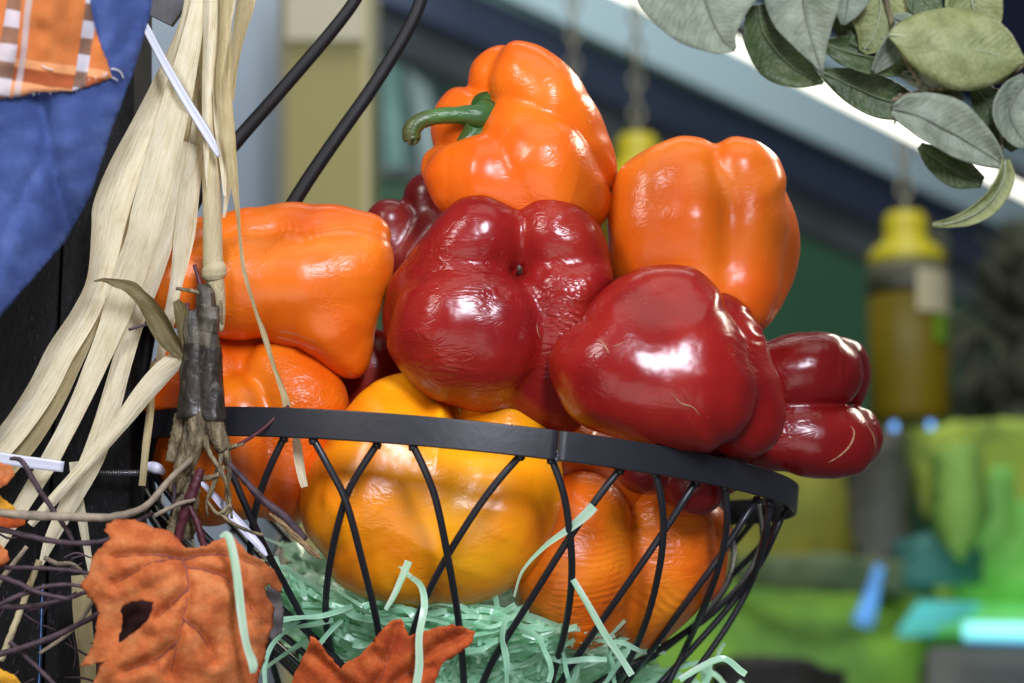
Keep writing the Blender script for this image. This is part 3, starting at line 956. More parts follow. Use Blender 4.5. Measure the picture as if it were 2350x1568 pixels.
stem(P7, 'blossom_scar', [tube_px([(1950, 932, -590, 6), (1957, 932, -575, 4)], 5, 8, 0.25, 3)], dry)
stem(P9, 'dry_stem', [tube_px([(1066, 985, -330, 8), (1058, 962, -322, 6), (1056, 944, -318, 4), (1052, 936, -316, 2)], 12, 8, 0.2, 3)], plain('straw_stem', (0.45, 0.26, 0.05), 0.6, 0.4, 500))
from mathutils.bvhtree import BVHTree


def on_skin(o, pts, lift=0.6):
    me = o.data
    bv = BVHTree.FromPolygons([v.co + o.location for v in me.vertices], [tuple(p.vertices) for p in me.polygons])
    out = []
    for u, v in pts:
        d = BG(u, v, 1.0) - CAM
        h = bv.ray_cast(Vector(CAM), Vector(d / np.linalg.norm(d)))
        if h[0] is not None: out.append(np.array(h[0]) - FW * lift * S)
    return out


scar_m = plain('tan_scar', (0.40, 0.20, 0.10), 0.6, 0.4, 700)
for o, nm, pts, wd_ in [(P7, 'scar', [(1952, 978), (1960, 990), (1957, 1010), (1945, 1030), (1922, 1050), (1900, 1062)], 3.0), (P7, 'scar', [(1990, 975), (2004, 1000), (2010, 1030)], 1.6),
                        (P6, 'scar', [(1378, 778), (1386, 792), (1392, 800), (1398, 812)], 2.4), (P6, 'scar', [(1405, 795), (1422, 790), (1440, 782)], 1.0),
                        (P6, 'scar', [(1540, 900), (1562, 925), (1590, 935), (1606, 955)], 1.6), (P5, 'scar', [(1232, 742), (1234, 762), (1240, 776)], 1.2), (P5, 'scar', [(1250, 812), (1280, 802), (1310, 796)], 1.2)]:
    pp = on_skin(o, [tuple(q[:2]) for q in catmull([p + (0,) for p in pts], 16)])
    if len(pp) > 4:
        k_ = len(pp)
        V, F = tube_geo(pp, wd_ * S * np.sin(np.linspace(0.25, math.pi - 0.2, k_)) * (0.7 + 0.5 * np.random.default_rng(k_).random(k_)), 6)
        mesh(nm, V, F, scar_m, o)
stk = M('clear_sticker_film').set(color=(0.80, 0.42, 0.22), rough=0.3, alpha=0.6).m
V = on_skin(P3, [(636 + 84 * i / 9 + 6 * (1 - j), 758 + 27 * (i / 9) ** 1.4 + 18 * j) for i in range(10) for j in range(2)], 1.0)
if len(V) == 20:
    mesh('sticker', np.array(V), [(2 * i, 2 * i + 1, 2 * i + 3, 2 * i + 2) for i in range(9)], stk, P3)


# ------------------------------------------------------------------ post, cloth, corn husks (left side)
def box_geo(corners):
    """8 corners: bottom 4 then top 4"""
    F = [(0, 1, 2, 3), (7, 6, 5, 4), (0, 4, 5, 1), (1, 5, 6, 2), (2, 6, 7, 3), (3, 7, 4, 0)]
    return np.array(corners), F


def prism(poly, z0, z1):
    n = len(poly)
    V = [W(p[0], p[1], z0) for p in poly]
    dz = (z1 - z0) * S
    V += [v - FW * dz for v in V]
    F = [tuple(range(n)), tuple(range(n, 2 * n))[::-1]] + [(i, n + i, n + (i + 1) % n, (i + 1) % n) for i in range(n)]
    return np.array(V), F


def post(name, poly, z0, z1, label, mat=None):
    V, F = prism(poly, z0, z1)
    o = mesh(name, V, F, mat or WOOD, smooth=False)
    b = o.modifiers.new('bevel', 'BEVEL'); b.width = 0.0012; b.segments = 2
    return tag(o, label, 'post')


post('wooden_post', [(150, -60), (308, -60), (306, 700), (296, 1200), (292, 1620), (98, 1620), (120, 1100), (148, 500)], -300, -620, 'black stained wooden post behind the pale corn husks')
post('wooden_board', [(-120, -60), (146, -60), (144, 500), (116, 1100), (94, 1620), (-120, 1620)], -340, -560, 'black board behind the blue denim at the left edge')


def zden(u, v):
    t = (u + 120 + 0.35 * (v - 200)) / 470.0
    z = 470 - 170 * max(0, t) ** 2
    z += 26 * mnoise.noise(Vector((u * 0.008, v * 0.004, 1.0))) + 13 * mnoise.noise(Vector((u * 0.018, v * 0.009, 4.0)))
    z += 9 * mnoise.noise(Vector((u * 0.03, v * 0.022, 9.0))) - 12 * math.exp(-(((u - 60 + (v - 430) * 0.5) / 16) ** 2)) * (1 if 330 < v < 620 else 0.2)
    z += -36 * math.exp(-((u - 105 - 0.22 * (v - 300)) / 26) ** 2) * (1 if v > 215 else 0.1)
    z += 14 * math.exp(-((u - 170 - 0.2 * (v - 300)) / 40) ** 2)
    z += 12 * math.sin(u * 0.02 + v * 0.012) * (0.4 + 0.6 * min(1, v / 700))
    return z


den = [(-120, -60), (352, -60), (350, 0), (338, 50), (325, 95), (308, 150), (285, 215), (255, 290), (228, 375), (205, 445), (178, 505), (140, 560), (95, 612), (50, 665), (0, 722), (-60, 775), (-120, 810)]
V, F, UV = poly_sheet(den, [], 13, zden, 1.0, 3, 14)
cloth = mesh('scarecrow_trouser_leg', V, F, DENIM, uv=UV)
tag(cloth, 'blue denim trouser leg with an orange plaid patch at upper left', 'trouser leg')
sm = cloth.modifiers.new('thick', 'SOLIDIFY'); sm.thickness = 0.0012
pt = [(-100, -50), (203, -50), (206, 0), (214, 55), (228, 95), (243, 135), (258, 178), (235, 187), (200, 200), (165, 209), (120, 211), (80, 210), (45, 220), (0, 226), (-100, 235)]
V, F, UV = poly_sheet(pt, [], 12, lambda u, v: zden(u, v) + 9 + 5 * mnoise.noise(Vector((u * .02, v * .02, 7))) + (5 if v > 190 else 0), 1.6, 5, 7)
patch = mesh('plaid_patch', V, F, PLAID, cloth, uv=UV)
sm = patch.modifiers.new('thick', 'SOLIDIFY'); sm.thickness = 0.0008
thr = []
for i, L in enumerate([[(255, 158), (268, 160), (278, 168), (283, 180)], [(95, 150), (110, 158), (122, 160)], [(258, 178), (266, 182), (270, 186)]]):
    thr.append(tube_px([(a, b, zden(a, b) + 16, 1.5) for a, b in L], 10, 5))
for i in range(26):
    a = rnd.uniform(0, 250); b = 222 - a * 0.11 + (-8 if a > 190 else 0) - max(0, a - 190) * .3
    thr.append(tube_px([(a, b - 6, zden(a, b) + 14, 0.8), (a + rnd.uniform(-3, 3), b + rnd.uniform(2, 9), zden(a, b) + 15, 0.6)], 3, 4))
V, F = join(thr)
mesh('loose_thread', V, F, M('white_thread').set(color=(0.7, 0.66, 0.62), rough=0.9).m, cloth)

tag(mesh('metal_plate', *prism([(346, -40), (436, -40), (428, 10), (392, 58), (344, 34)], -260, -300), plain('dark_grey_plate', (0.06, 0.06, 0.065), 0.45, 0.3, 150), smooth=False),
    'dark grey metal plate behind the top of the husk bundle', 'plate')

sheaf = empty('corn_husk_bundle', W(430, 520, -150), 'tied bundle of pale dry corn husks and stalk hanging left of the peppers', 'corn husks')
HK = [
    ('husk', HUSK, [(440, -40, -150, 12, 20), (428, 40, -150, 15, 25), (402, 130, -150, 25, 25), (342, 268, -158, 35, 20), (288, 385, -162, 43, 15), (256, 475, -165, 47, 10), (245, 530, -168, 42, 20), (226, 640, -170, 34, 30), (192, 722, -172, 34, 20), (138, 810, -172, 36, 10), (95, 895, -170, 36, 10), (30, 990, -166, 34, 10), (-50, 1075, -160, 34, 10)], 0.35),
    ('husk', HUSK, [(468, -40, -112, 16, -10), (455, 20, -110, 20, -10), (436, 120, -108, 30, -14), (408, 235, -106, 39, -12), (378, 360, -108, 43, -10), (345, 480, -112, 45, -8), (328, 550, -118, 42, -10), (292, 655, -148, 44, -15), (262, 745, -150, 38, -20), (222, 840, -152, 31, -20), (182, 930, -154, 24, -15), (146, 1000, -154, 22, -10), (108, 1070, -152, 22, -10), (40, 1180, -150, 18, -10), (-10, 1270, -150, 10, 0)], 0.3),
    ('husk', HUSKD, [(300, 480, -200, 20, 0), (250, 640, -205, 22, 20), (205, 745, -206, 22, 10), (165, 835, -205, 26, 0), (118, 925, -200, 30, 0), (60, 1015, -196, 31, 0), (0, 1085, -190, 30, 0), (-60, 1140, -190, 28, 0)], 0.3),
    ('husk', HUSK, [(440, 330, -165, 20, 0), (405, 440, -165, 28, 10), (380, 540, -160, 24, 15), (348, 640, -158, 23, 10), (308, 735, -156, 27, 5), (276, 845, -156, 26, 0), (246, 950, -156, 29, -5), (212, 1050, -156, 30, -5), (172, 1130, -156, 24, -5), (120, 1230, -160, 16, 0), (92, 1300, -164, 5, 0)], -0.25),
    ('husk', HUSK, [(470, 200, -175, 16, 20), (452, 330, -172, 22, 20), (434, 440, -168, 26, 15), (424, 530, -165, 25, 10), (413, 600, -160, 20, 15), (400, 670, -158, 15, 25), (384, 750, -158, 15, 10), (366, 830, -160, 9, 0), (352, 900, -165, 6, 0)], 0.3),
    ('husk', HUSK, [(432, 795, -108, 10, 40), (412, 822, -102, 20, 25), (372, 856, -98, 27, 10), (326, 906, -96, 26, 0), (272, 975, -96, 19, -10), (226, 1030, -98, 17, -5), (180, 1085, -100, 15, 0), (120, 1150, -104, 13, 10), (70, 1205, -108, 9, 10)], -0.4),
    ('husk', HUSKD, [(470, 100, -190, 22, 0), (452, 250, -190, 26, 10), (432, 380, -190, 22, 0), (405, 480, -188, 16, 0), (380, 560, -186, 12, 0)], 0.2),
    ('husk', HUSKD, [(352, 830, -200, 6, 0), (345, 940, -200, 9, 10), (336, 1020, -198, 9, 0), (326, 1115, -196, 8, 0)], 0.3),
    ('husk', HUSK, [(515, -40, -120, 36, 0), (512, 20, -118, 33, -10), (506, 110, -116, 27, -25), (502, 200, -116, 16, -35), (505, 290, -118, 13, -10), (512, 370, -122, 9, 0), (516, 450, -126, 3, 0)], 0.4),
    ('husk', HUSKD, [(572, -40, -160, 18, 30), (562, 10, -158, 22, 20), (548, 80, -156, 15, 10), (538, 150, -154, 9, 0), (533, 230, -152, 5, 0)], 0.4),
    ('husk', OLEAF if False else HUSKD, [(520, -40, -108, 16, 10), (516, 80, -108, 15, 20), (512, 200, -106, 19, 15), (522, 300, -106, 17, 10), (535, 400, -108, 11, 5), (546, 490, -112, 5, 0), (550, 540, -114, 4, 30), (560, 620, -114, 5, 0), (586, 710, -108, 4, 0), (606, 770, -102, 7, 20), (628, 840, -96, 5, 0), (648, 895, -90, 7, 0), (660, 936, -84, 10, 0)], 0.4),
    ('husk', HUSK, [(678, 985, -92, 7, 0), (684, 1040, -90, 11, 0), (692, 1090, -90, 10, 0), (699, 1118, -90, 8, 0)], 0.1),
    ('husk', HUSK, [(492, 240, -150, 9, 0), (512, 330, -152, 12, 0), (522, 420, -154, 9, 0), (514, 500, -156, 3, 0)], 0.2),
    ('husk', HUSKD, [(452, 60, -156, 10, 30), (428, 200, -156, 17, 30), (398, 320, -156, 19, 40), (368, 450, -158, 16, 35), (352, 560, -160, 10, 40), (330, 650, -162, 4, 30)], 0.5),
    ('husk', HUSK, [(484, -40, -104, 14, 10), (480, 60, -102, 15, 20), (474, 170, -102, 13, 30), (472, 280, -104, 10, 20), (474, 380, -108, 5, 10), (476, 430, -112, 2, 0)], 0.5),
    ('husk', HUSK, [(170, 1060, -210, 12, 0), (178, 1130, -212, 12, 0), (190, 1200, -215, 11, 0), (212, 1330, -215, 6, 0)], 0.2),
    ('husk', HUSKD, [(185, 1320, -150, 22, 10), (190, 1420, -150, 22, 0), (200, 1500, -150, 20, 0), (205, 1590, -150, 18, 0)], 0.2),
]
for i, (nm, mt, cl, cup) in enumerate(HK):
    ribbon(nm, [(c[0], c[1], c[2], c[3] * (0.92 if c[3] > 25 else 1), c[4]) for c in cl], mt, sheaf, 64, 8, cup * 1.3, 4.0, i + 1)
g = [tube_px([(462, -40, -150, 18), (470, 100, -150, 20), (482, 260, -150, 21), (486, 420, -150, 22), (488, 540, -148, 23), (489, 612, -146, 25)], 40, 14, 0.03, 1),
     tube_px([(489, 608, -146, 25), (491, 618, -144, 30), (491, 630, -144, 30), (492, 640, -146, 24)], 12, 16, 0.08, 5),
     tube_px([(492, 636, -146, 22), (497, 670, -146, 21), (500, 720, -150, 18), (500, 760, -156, 14)], 12, 14, 0.04, 2)]
V, F = join(g)
s_ = mesh('stalk', V, F, STALK, sheaf, uv=np.stack([np.arctan2(V[:, 1] - V[:, 1].mean(), V[:, 0] - V[:, 0].mean()), V[:, 2] * 100], 1))

zt = ribbon('zip_tie', [(318, 36, -60, 6, 0), (333, 62, -66, 7, 0), (380, 150, -78, 8, 0), (430, 236, -84, 8.5, 0), (470, 300, -88, 9, 0), (490, 335, -90, 7, 0), (501, 360, -92, 1.5, 0)], ZIP, None, 30, 4, 0.3)
zt.modifiers.new('thick', 'SOLIDIFY').thickness = 0.0012
tag(zt, 'white nylon zip tie slanting across the husk bundle at the top', 'zip tie')
zt = ribbon('zip_tie', [(-40, 1045, -70, 13, 0), (40, 1058, -76, 13, 0), (100, 1066, -82, 13, 0), (146, 1072, -90, 12, 0)], ZIP, None, 14, 4, 0.1)
zt.modifiers.new('thick', 'SOLIDIFY').thickness = 0.0012
tag(zt, 'white nylon zip tie lying level across the husks at the left edge', 'zip tie')
V, F = tube_px([(330, 1075, -235, 8), (345, 1072, -228, 13), (362, 1076, -222, 14), (378, 1086, -220, 6)], 14, 10)
tag(mesh('zip_tie', V, F, LILAC, smooth=True), 'lilac white plastic blob at the end of the threaded bolt', 'zip tie')
g = []
for k in range(24):
    u = 205 + k * 5.6
    g.append(tube_px([(u - 2.6, 1086, -240, 6.0), (u, 1086, -240, 9.0), (u + 2.6, 1086, -240, 6.0)], 5, 12))
g.append(tube_px([(198, 1086, -240, 6.2), (342, 1086, -240, 6.2)], 3, 12))
V, F = join(g)
tag(mesh('bolt', V, F, STEEL), 'threaded steel bolt sticking out of the black post', 'bolt')

# ------------------------------------------------------------------ rooted stem wrapped in tape, twigs, garland
root = empty('rooted_vine_stem', W(465, 940, -110), 'dark tape wrapped stem with bare roots hooked over the rim at left', 'stem')
def circ(a, cx, cy, r):
    d = cx * math.cos(a) + cy * math.sin(a)
    q = d * d - (cx * cx + cy * cy - r * r)
    return d + math.sqrt(q) if q > 0 else 0.0


def gnarl(y0, y1, n, fl, seg=48, seed=0, rough=1.0):
    V, F = [], []
    for i in range(n):
        y = y0 + (y1 - y0) * i / (n - 1)
        cx, lobes_ = fl(y)
        for k in range(seg):
            a = 2 * math.pi * k / seg
            r = 0
            for (lx, lz, lr) in lobes_:
                r = smax(r, circ(a, lx, lz, lr))
            p3 = Vector((math.cos(a) * 2.2, math.sin(a) * 2.2, y * 0.018 + seed))
            r *= 1 + rough * (0.10 * mnoise.noise(p3) + 0.05 * mnoise.noise(Vector((math.cos(a) * 6, math.sin(a) * 6, y * 0.03 + seed))) + 0.05 * mnoise.noise(Vector((math.cos(a) * 7, math.sin(a) * 7, y * 0.012 + a * 0.4))) + 0.012 * mnoise.noise(Vector((math.cos(a) * 3, math.sin(a) * 3, y * 0.12 + a * 2.0))))
            V.append(W(cx + r * math.cos(a), y + 5 * math.sin(a * 2), -106 + r * math.sin(a)))
    for i in range(n - 1):
        for k in range(seg):
            F.append((i * seg + k, i * seg + (k + 1) % seg, (i + 1) * seg + (k + 1) % seg, (i + 1) * seg + k))
    F += [tuple(range(seg))[::-1], tuple((n - 1) * seg + k for k in range(seg))]
    return V, F


def smax(a, b): return max(a, b) + 2.0 * math.exp(-abs(a - b) / 6.0) - 0.0


def fl_stem(y):
    t = (y - 655) / 300.0
    rr_ = np.interp(y, [655, 668, 720, 800, 955], [14, 21, 24, 27, 31])
    L = [(np.interp(y, [655, 800, 955], [4, 14, 22]), 4, rr_)]
    if y > 716:
        lr = np.interp(y, [716, 735, 800, 955], [15, 20, 23, 30])
        L.append((np.interp(y, [716, 800, 955], [-26, -22, -24]), 2, lr))
    if 700 < y < 760: L.append((14, 10, 22 + 5 * math.exp(-((y - 728) / 10) ** 2)))
    return np.interp(y, [655, 955], [466, 463]), L


V, F = gnarl(656, 806, 60, fl_stem, 48, 1, 1.0)
mesh('stem_core', V, F, STEMB, root)
V, F = gnarl(792, 962, 70, lambda y: (fl_stem(y)[0], [(a, b, c + 2.5 + 3 * math.exp(-((y - 955) / 12) ** 2)) for a, b, c in fl_stem(y)[1]]), 48, 1, 0.9)
mesh('tape_wrap', V, F, TAPE, root)
for i, L in enumerate([[(455, 930, -112, 18), (455, 955, -98, 27), (448, 1000, -90, 29), (432, 1050, -86, 25), (418, 1085, -84, 22), (405, 1130, -86, 20)],
                       [(487, 930, -112, 16), (488, 955, -98, 24), (494, 985, -90, 24), (506, 1015, -84, 22), (518, 1032, -82, 17)],
                       [(415, 950, -125, 14), (408, 1000, -125, 17), (396, 1060, -125, 18)],
                       [(440, 1080, -100, 24), (428, 1150, -100, 30), (412, 1230, -104, 34)]]):
    V, F = tube_px(L, 26, 14, 0.10, i)
    mesh('root', V, F, BARK, root)
for i, (L, mt) in enumerate([([(446, 608, -112, 4), (456, 640, -106, 5), (468, 682, -98, 6)], MAGENTA),
                             ([(404, 662, -92, 4), (440, 668, -90, 5), (480, 678, -92, 5)], BARK),
                             ([(295, 757, -90, 3.5), (325, 748, -92, 3.5), (360, 740, -98, 3.5)], PURPLE),
                             ([(428, 695, -104, 5), (432, 720, -102, 6), (436, 745, -102, 5)], MAGENTA),
                             ([(508, 690, -106, 3), (506, 720, -100, 6), (510, 745, -104, 3)], BARK),
                             ([(545, 1022, -60, 4), (575, 1005, -56, 4), (610, 980, -52, 4), (640, 950, -60, 4), (662, 932, -72, 4)], MAGENTA),
                             ([(520, 1030, -80, 7), (545, 1022, -62, 5), (560, 1018, -58, 4)], BARK),
                             ([(470, 1000, -70, 9), (480, 1040, -62, 7), (500, 1070, -58, 6), (520, 1110, -60, 5), (528, 1150, -66, 4), (532, 1190, -70, 3)], BARK),
                             ([(508, 1040, -80, 8), (500, 1080, -74, 7), (488, 1120, -70, 6), (474, 1150, -68, 4), (476, 1185, -70, 3)], BARK),
                             ([(520, 1035, -80, 9), (526, 1080, -74, 7), (520, 1130, -72, 5), (522, 1165, -74, 3)], BARK),
                             ([(440, 1090, -78, 6), (470, 1098, -70, 7), (500, 1090, -64, 6), (515, 1070, -62, 5)], BARK),
                             ([(476, 1150, -66, 3), (500, 1180, -62, 5), (530, 1160, -64, 6), (516, 1190, -66, 4)], BARK),
                             ([(505, 1180, -62, 4), (540, 1205, -58, 4), (580, 1222, -54, 4), (604, 1228, -52, 5)], BARK)]):
    V, F = tube_px(L, 18, 8, 0.14, i)
    mesh('twig', V, F, mt, root)
ribbon('curled_leaf', [(216, 646, -70, 2, 0), (238, 644, -74, 5, 20), (268, 654, -78, 13, 40), (300, 664, -80, 18, 30), (322, 682, -80, 17, 10), (345, 706, -82, 22, -10), (366, 738, -84, 27, -15), (385, 772, -86, 25, -10), (404, 800, -90, 18, 0), (420, 820, -94, 6, 0)], CURL, root, 44, 8, 0.7, 7.0, 3)
ribbon('curled_leaf', [(404, 690, -96, 8, 0), (414, 712, -94, 16, 10), (420, 745, -94, 18, 20), (424, 790, -96, 12, 10), (426, 815, -98, 5, 0)], CURL, root, 24, 6, 0.5, 5.0, 8)

o = ribbon('plastic_strip', [(452, 1096, -125, 4, 10), (480, 1128, -122, 8, 40), (520, 1170, -118, 10, 20), (560, 1215, -114, 11, 30), (596, 1256, -110, 9, 40), (612, 1276, -112, 3, 40)], LILAC, None, 30, 4, 0.5, 2.0, 3)
tag(o, 'pale lilac plastic strip slanting down in front of the left wires', 'plastic strip')

garl = empty('vine_garland', W(200, 1300, 60), 'tangle of purple and grey vine stems at the bottom left corner', 'garland')
for i, (L, mt) in enumerate([
        ([(-40, 1176, 170, 10), (60, 1184, 168, 11), (160, 1190, 160, 11), (260, 1186, 140, 10), (330, 1160, 90, 9), (390, 1100, 10, 8), (440, 1055, -60, 8)], GREYTWIG),
        ([(-40, 1200, 60, 9), (60, 1232, 60, 9), (150, 1248, 56, 9), (240, 1240, 50, 8), (310, 1205, 40, 7), (350, 1180, 30, 6)], PURPLE),
        ([(-40, 1300, 20, 7), (60, 1303, 20, 7), (140, 1306, 22, 7), (210, 1312, 24, 6)], PURPLE),
        ([(-40, 1402, 80, 8), (50, 1365, 80, 8), (120, 1348, 76, 7), (190, 1352, 70, 6), (240, 1390, 60, 5)], PURPLE),
        ([(-40, 1392, 40, 9), (60, 1398, 40, 9), (140, 1382, 40, 8), (210, 1360, 40, 6)], PURPLE),
        ([(-40, 1310, 90, 9), (40, 1340, 92, 9), (90, 1362, 90, 8), (160, 1372, 84, 7)], PURPLE),
        ([(-40, 1512, 30, 9), (60, 1488, 30, 10), (140, 1456, 30, 10), (230, 1404, 30, 9), (300, 1370, 30, 8)], PURPLE),
        ([(20, 1052, 60, 5), (52, 1058, 60, 8), (84, 1110, 58, 9), (118, 1166, 54, 8), (150, 1215, 50, 8), (170, 1250, 48, 7)], PURPLE),
        ([(460, 1075, -60, 10), (444, 1120, -58, 14), (424, 1180, -56, 14), (402, 1250, -56, 10)], MAGENTA),
        ([(428, 1150, -52, 6), (450, 1200, -48, 9), (466, 1250, -46, 9), (480, 1290, -50, 7)], MAGENTA),
        ([(402, 1110, -64, 6), (398, 1140, -60, 6), (392, 1180, -60, 5)], PURPLE),
        ([(350, 1180, -20, 6), (410, 1160, -30, 6), (450, 1150, -40, 5)], GREYTWIG),
        ([(524, 1060, -74, 9), (560, 1100, -70, 11), (606, 1148, -66, 13), (650, 1190, -66, 14), (700, 1236, -70, 13)], PURPLE),
        ([(20, 1470, 10, 8), (80, 1530, 10, 8), (130, 1580, 10, 8)], PURPLE),
        ([(60, 1250, -60, 6), (20, 1310, -60, 7), (-30, 1370, -60, 7)], GREYTWIG),
        ([(92, 1290, -40, 8), (40, 1420, -40, 9), (0, 1520, -40, 9)], STALK),
        ([(100, 1275, 0, 6), (130, 1295, 4, 6), (170, 1300, 8, 5), (210, 1330, 8, 5)], GREYTWIG),
        ([(90, 1500, -10, 5), (170, 1440, -6, 5), (240, 1330, 0, 5)], GREYTWIG)]):
    L = [(a, b, c, d * (0.72 if mt is PURPLE else 0.9)) for a, b, c, d in L]
    V, F = tube_px([(a + rnd.uniform(-3, 3), b + rnd.uniform(-5, 5), c + (70 if mt is PURPLE and a < 330 else 0), d) for a, b, c, d in L], 34, 10, 0.14, i + 40)
    kw = {'uv': V[:, [0, 2]] * 40} if mt is STALK else {}
    mesh('vine_stem', V, F, mt, garl, **kw)
g = []
for i in range(16):
    t = i / 15
    u, v = 622 + 78 * t + rnd.uniform(-6, 6), 1178 + 66 * t + rnd.uniform(-3, 10)
    g.append(tube_px([(u, v, -62, 2.5), (u + 22, v + 22 + rnd.uniform(-4, 4), -58, 4), (u + 44, v + 40 + rnd.uniform(-6, 6), -60, 1.5)], 8, 6, 0.2, i))
V, F = join(g)
tag(mesh('bark_fibres', V, F, plain('frayed_bark', (0.24, 0.15, 0.07), 0.8, 0.5, 300), garl), kind=None)


# maple leaves
def vein_relief(u, v, veins):
    d = 1e9
    for L in veins:
        for a, b in zip(L[:-1], L[1:]):
            ax, ay = a; bx, by = b
            t = max(0, min(1, ((u - ax) * (bx - ax) + (v - ay) * (by - ay)) / ((bx - ax) ** 2 + (by - ay) ** 2 + 1e-9)))
            d = min(d, math.hypot(u - ax - t * (bx - ax), v - ay - t * (by - ay)))
    return d


def maple(name, label, outline, holes, zf, veins, mat, step=9, jag=3.0, seed=0, vr=3.0):
    def z(u, v):
        d = vein_relief(u, v, veins)
        cl_, dl_ = mnoise.voronoi(Vector((u / 30.0, v / 30.0, 1.0)))[0][:2]
        return zf(u, v) + 1.6 * min(1.0, (dl_ - cl_) * 3) - 16 * math.exp(-(d / 12) ** 2) + 8 * math.exp(-((d - 26) / 16) ** 2)
    V, F, UV = poly_sheet(outline, holes, step, z, jag, seed, 8)
    o = mesh(name, V, F, mat, uv=UV)
    tag(o, label, 'leaf', 'fabric autumn leaves')
    sm = o.modifiers.new('thick', 'SOLIDIFY'); sm.thickness = 0.0005
    for i, L in enumerate(veins):
        m = len(L)
        Q = catmull([(p[0], p[1], 0) for p in L], 16)
        geo = tube_px([(q[0], q[1], z(q[0], q[1]) + 3.0, vr * (1 - 0.65 * k / 15)) for k, q in enumerate(Q)], 16, 6, 0.1, i)
        mesh('vein', geo[0], geo[1], VEIN, o)
    return o


def X3(x, y): return (x / 2.81, y / 2.81 + 1009.7)


big = [X3(*p) for p in [(672, 590), (690, 548), (740, 520), (800, 515), (870, 522), (940, 545), (1000, 578), (1060, 585), (1110, 605), (1160, 660), (1200, 690), (1270, 700), (1330, 680), (1400, 650), (1460, 622), (1510, 640),
                          (1560, 690), (1620, 745), (1690, 770), (1735, 815), (1780, 865), (1812, 935), (1815, 992), (1780, 965), (1730, 930), (1705, 950), (1720, 1010), (1760, 1090), (1762, 1140), (1745, 1230),
                          (1720, 1300), (1705, 1400), (1680, 1500), (1650, 1600), (1600, 1700), (590, 1700), (600, 1570), (640, 1480), (690, 1420), (620, 1445), (510, 1465), (560, 1400), (600, 1330), (622, 1250), (618, 1180),
                          (640, 1120), (620, 1060), (570, 1010), (520, 935), (560, 890), (590, 840), (585, 790), (610, 740), (660, 690), (720, 640), (700, 610)]]
hole = [X3(*p) for p in [(780, 1080), (850, 1040), (920, 1035), (985, 1045), (980, 1100), (945, 1170), (890, 1230), (810, 1290), (765, 1310), (780, 1230), (790, 1150)]]
vein_b = [[X3(1170, 760), X3(1205, 850), X3(1215, 960), X3(1190, 1120), X3(1150, 1300), X3(1100, 1500)],
          [X3(1170, 760), X3(1080, 770), X3(960, 800), X3(860, 860), X3(740, 930)],
          [X3(1160, 770), X3(1060, 745), X3(900, 745), X3(740, 760)],
          [X3(1200, 820), X3(1320, 840), X3(1440, 880), X3(1520, 960), X3(1600, 1060), X3(1690, 1200)],
          [X3(1190, 770), X3(1290, 745), X3(1400, 740), X3(1520, 760), X3(1680, 820)],
          [X3(1212, 960), X3(1110, 1060), X3(1020, 1140)],
          [X3(1150, 1300), X3(1000, 1420), X3(800, 1490)],
          [X3(1180, 1150), X3(1300, 1260), X3(1380, 1420)]]


def zbig(u, v):
    z = 320 - ((u - 420) / 200) ** 2 * 55 - ((v - 1400) / 190) ** 2 * 30
    z += 16 * mnoise.noise(Vector((u * 0.012, v * 0.012, 3))) + 5 * mnoise.noise(Vector((u * 0.03, v * 0.03, 8)))
    if v < 1235 and u < 400: z -= (1235 - v) * 0.9
    if u > 590: z -= (u - 590) * 1.1
    z += -30 * math.exp(-(((u - 275) / 30) ** 2 + ((v - 1440) / 60) ** 2))
    return z


leaf1 = maple('maple_leaf', 'large orange fabric maple leaf with a torn dark hole at lower left', big, [hole], zbig, vein_b, MAPLE, 8, 2.6, 1, 4.2)
sm2 = [(660, 1600), (668, 1568), (690, 1520), (705, 1488), (712, 1460), (722, 1462), (745, 1490), (770, 1520), (782, 1535), (800, 1518), (830, 1500), (860, 1465), (880, 1440), (900, 1424), (920, 1422), (930, 1440), (938, 1458), (960, 1450), (1000, 1442),
       (1040, 1435), (1065, 1440), (1092, 1450), (1085, 1475), (1060, 1495), (1030, 1512), (1010, 1530), (1000, 1560), (990, 1600)]
vein_s = [[(850, 1600), (880, 1540), (905, 1470), (915, 1430)], [(860, 1600), (940, 1540), (1010, 1480), (1075, 1452)], [(830, 1600), (780, 1560), (720, 1500)], [(885, 1530), (860, 1500)], [(930, 1548), (990, 1530)]]
leaf2 = maple('maple_leaf', 'rust orange fabric maple leaf at the bottom centre in front of the wires', sm2, [],
              lambda u, v: 40 + 12 * mnoise.noise(Vector((u * 0.014, v * 0.014, 13))) - ((u - 880) / 200) ** 2 * 30 + (1500 - v) * 0.25, vein_s, MAPLE2, 8, 2.6, 2, 2.2)
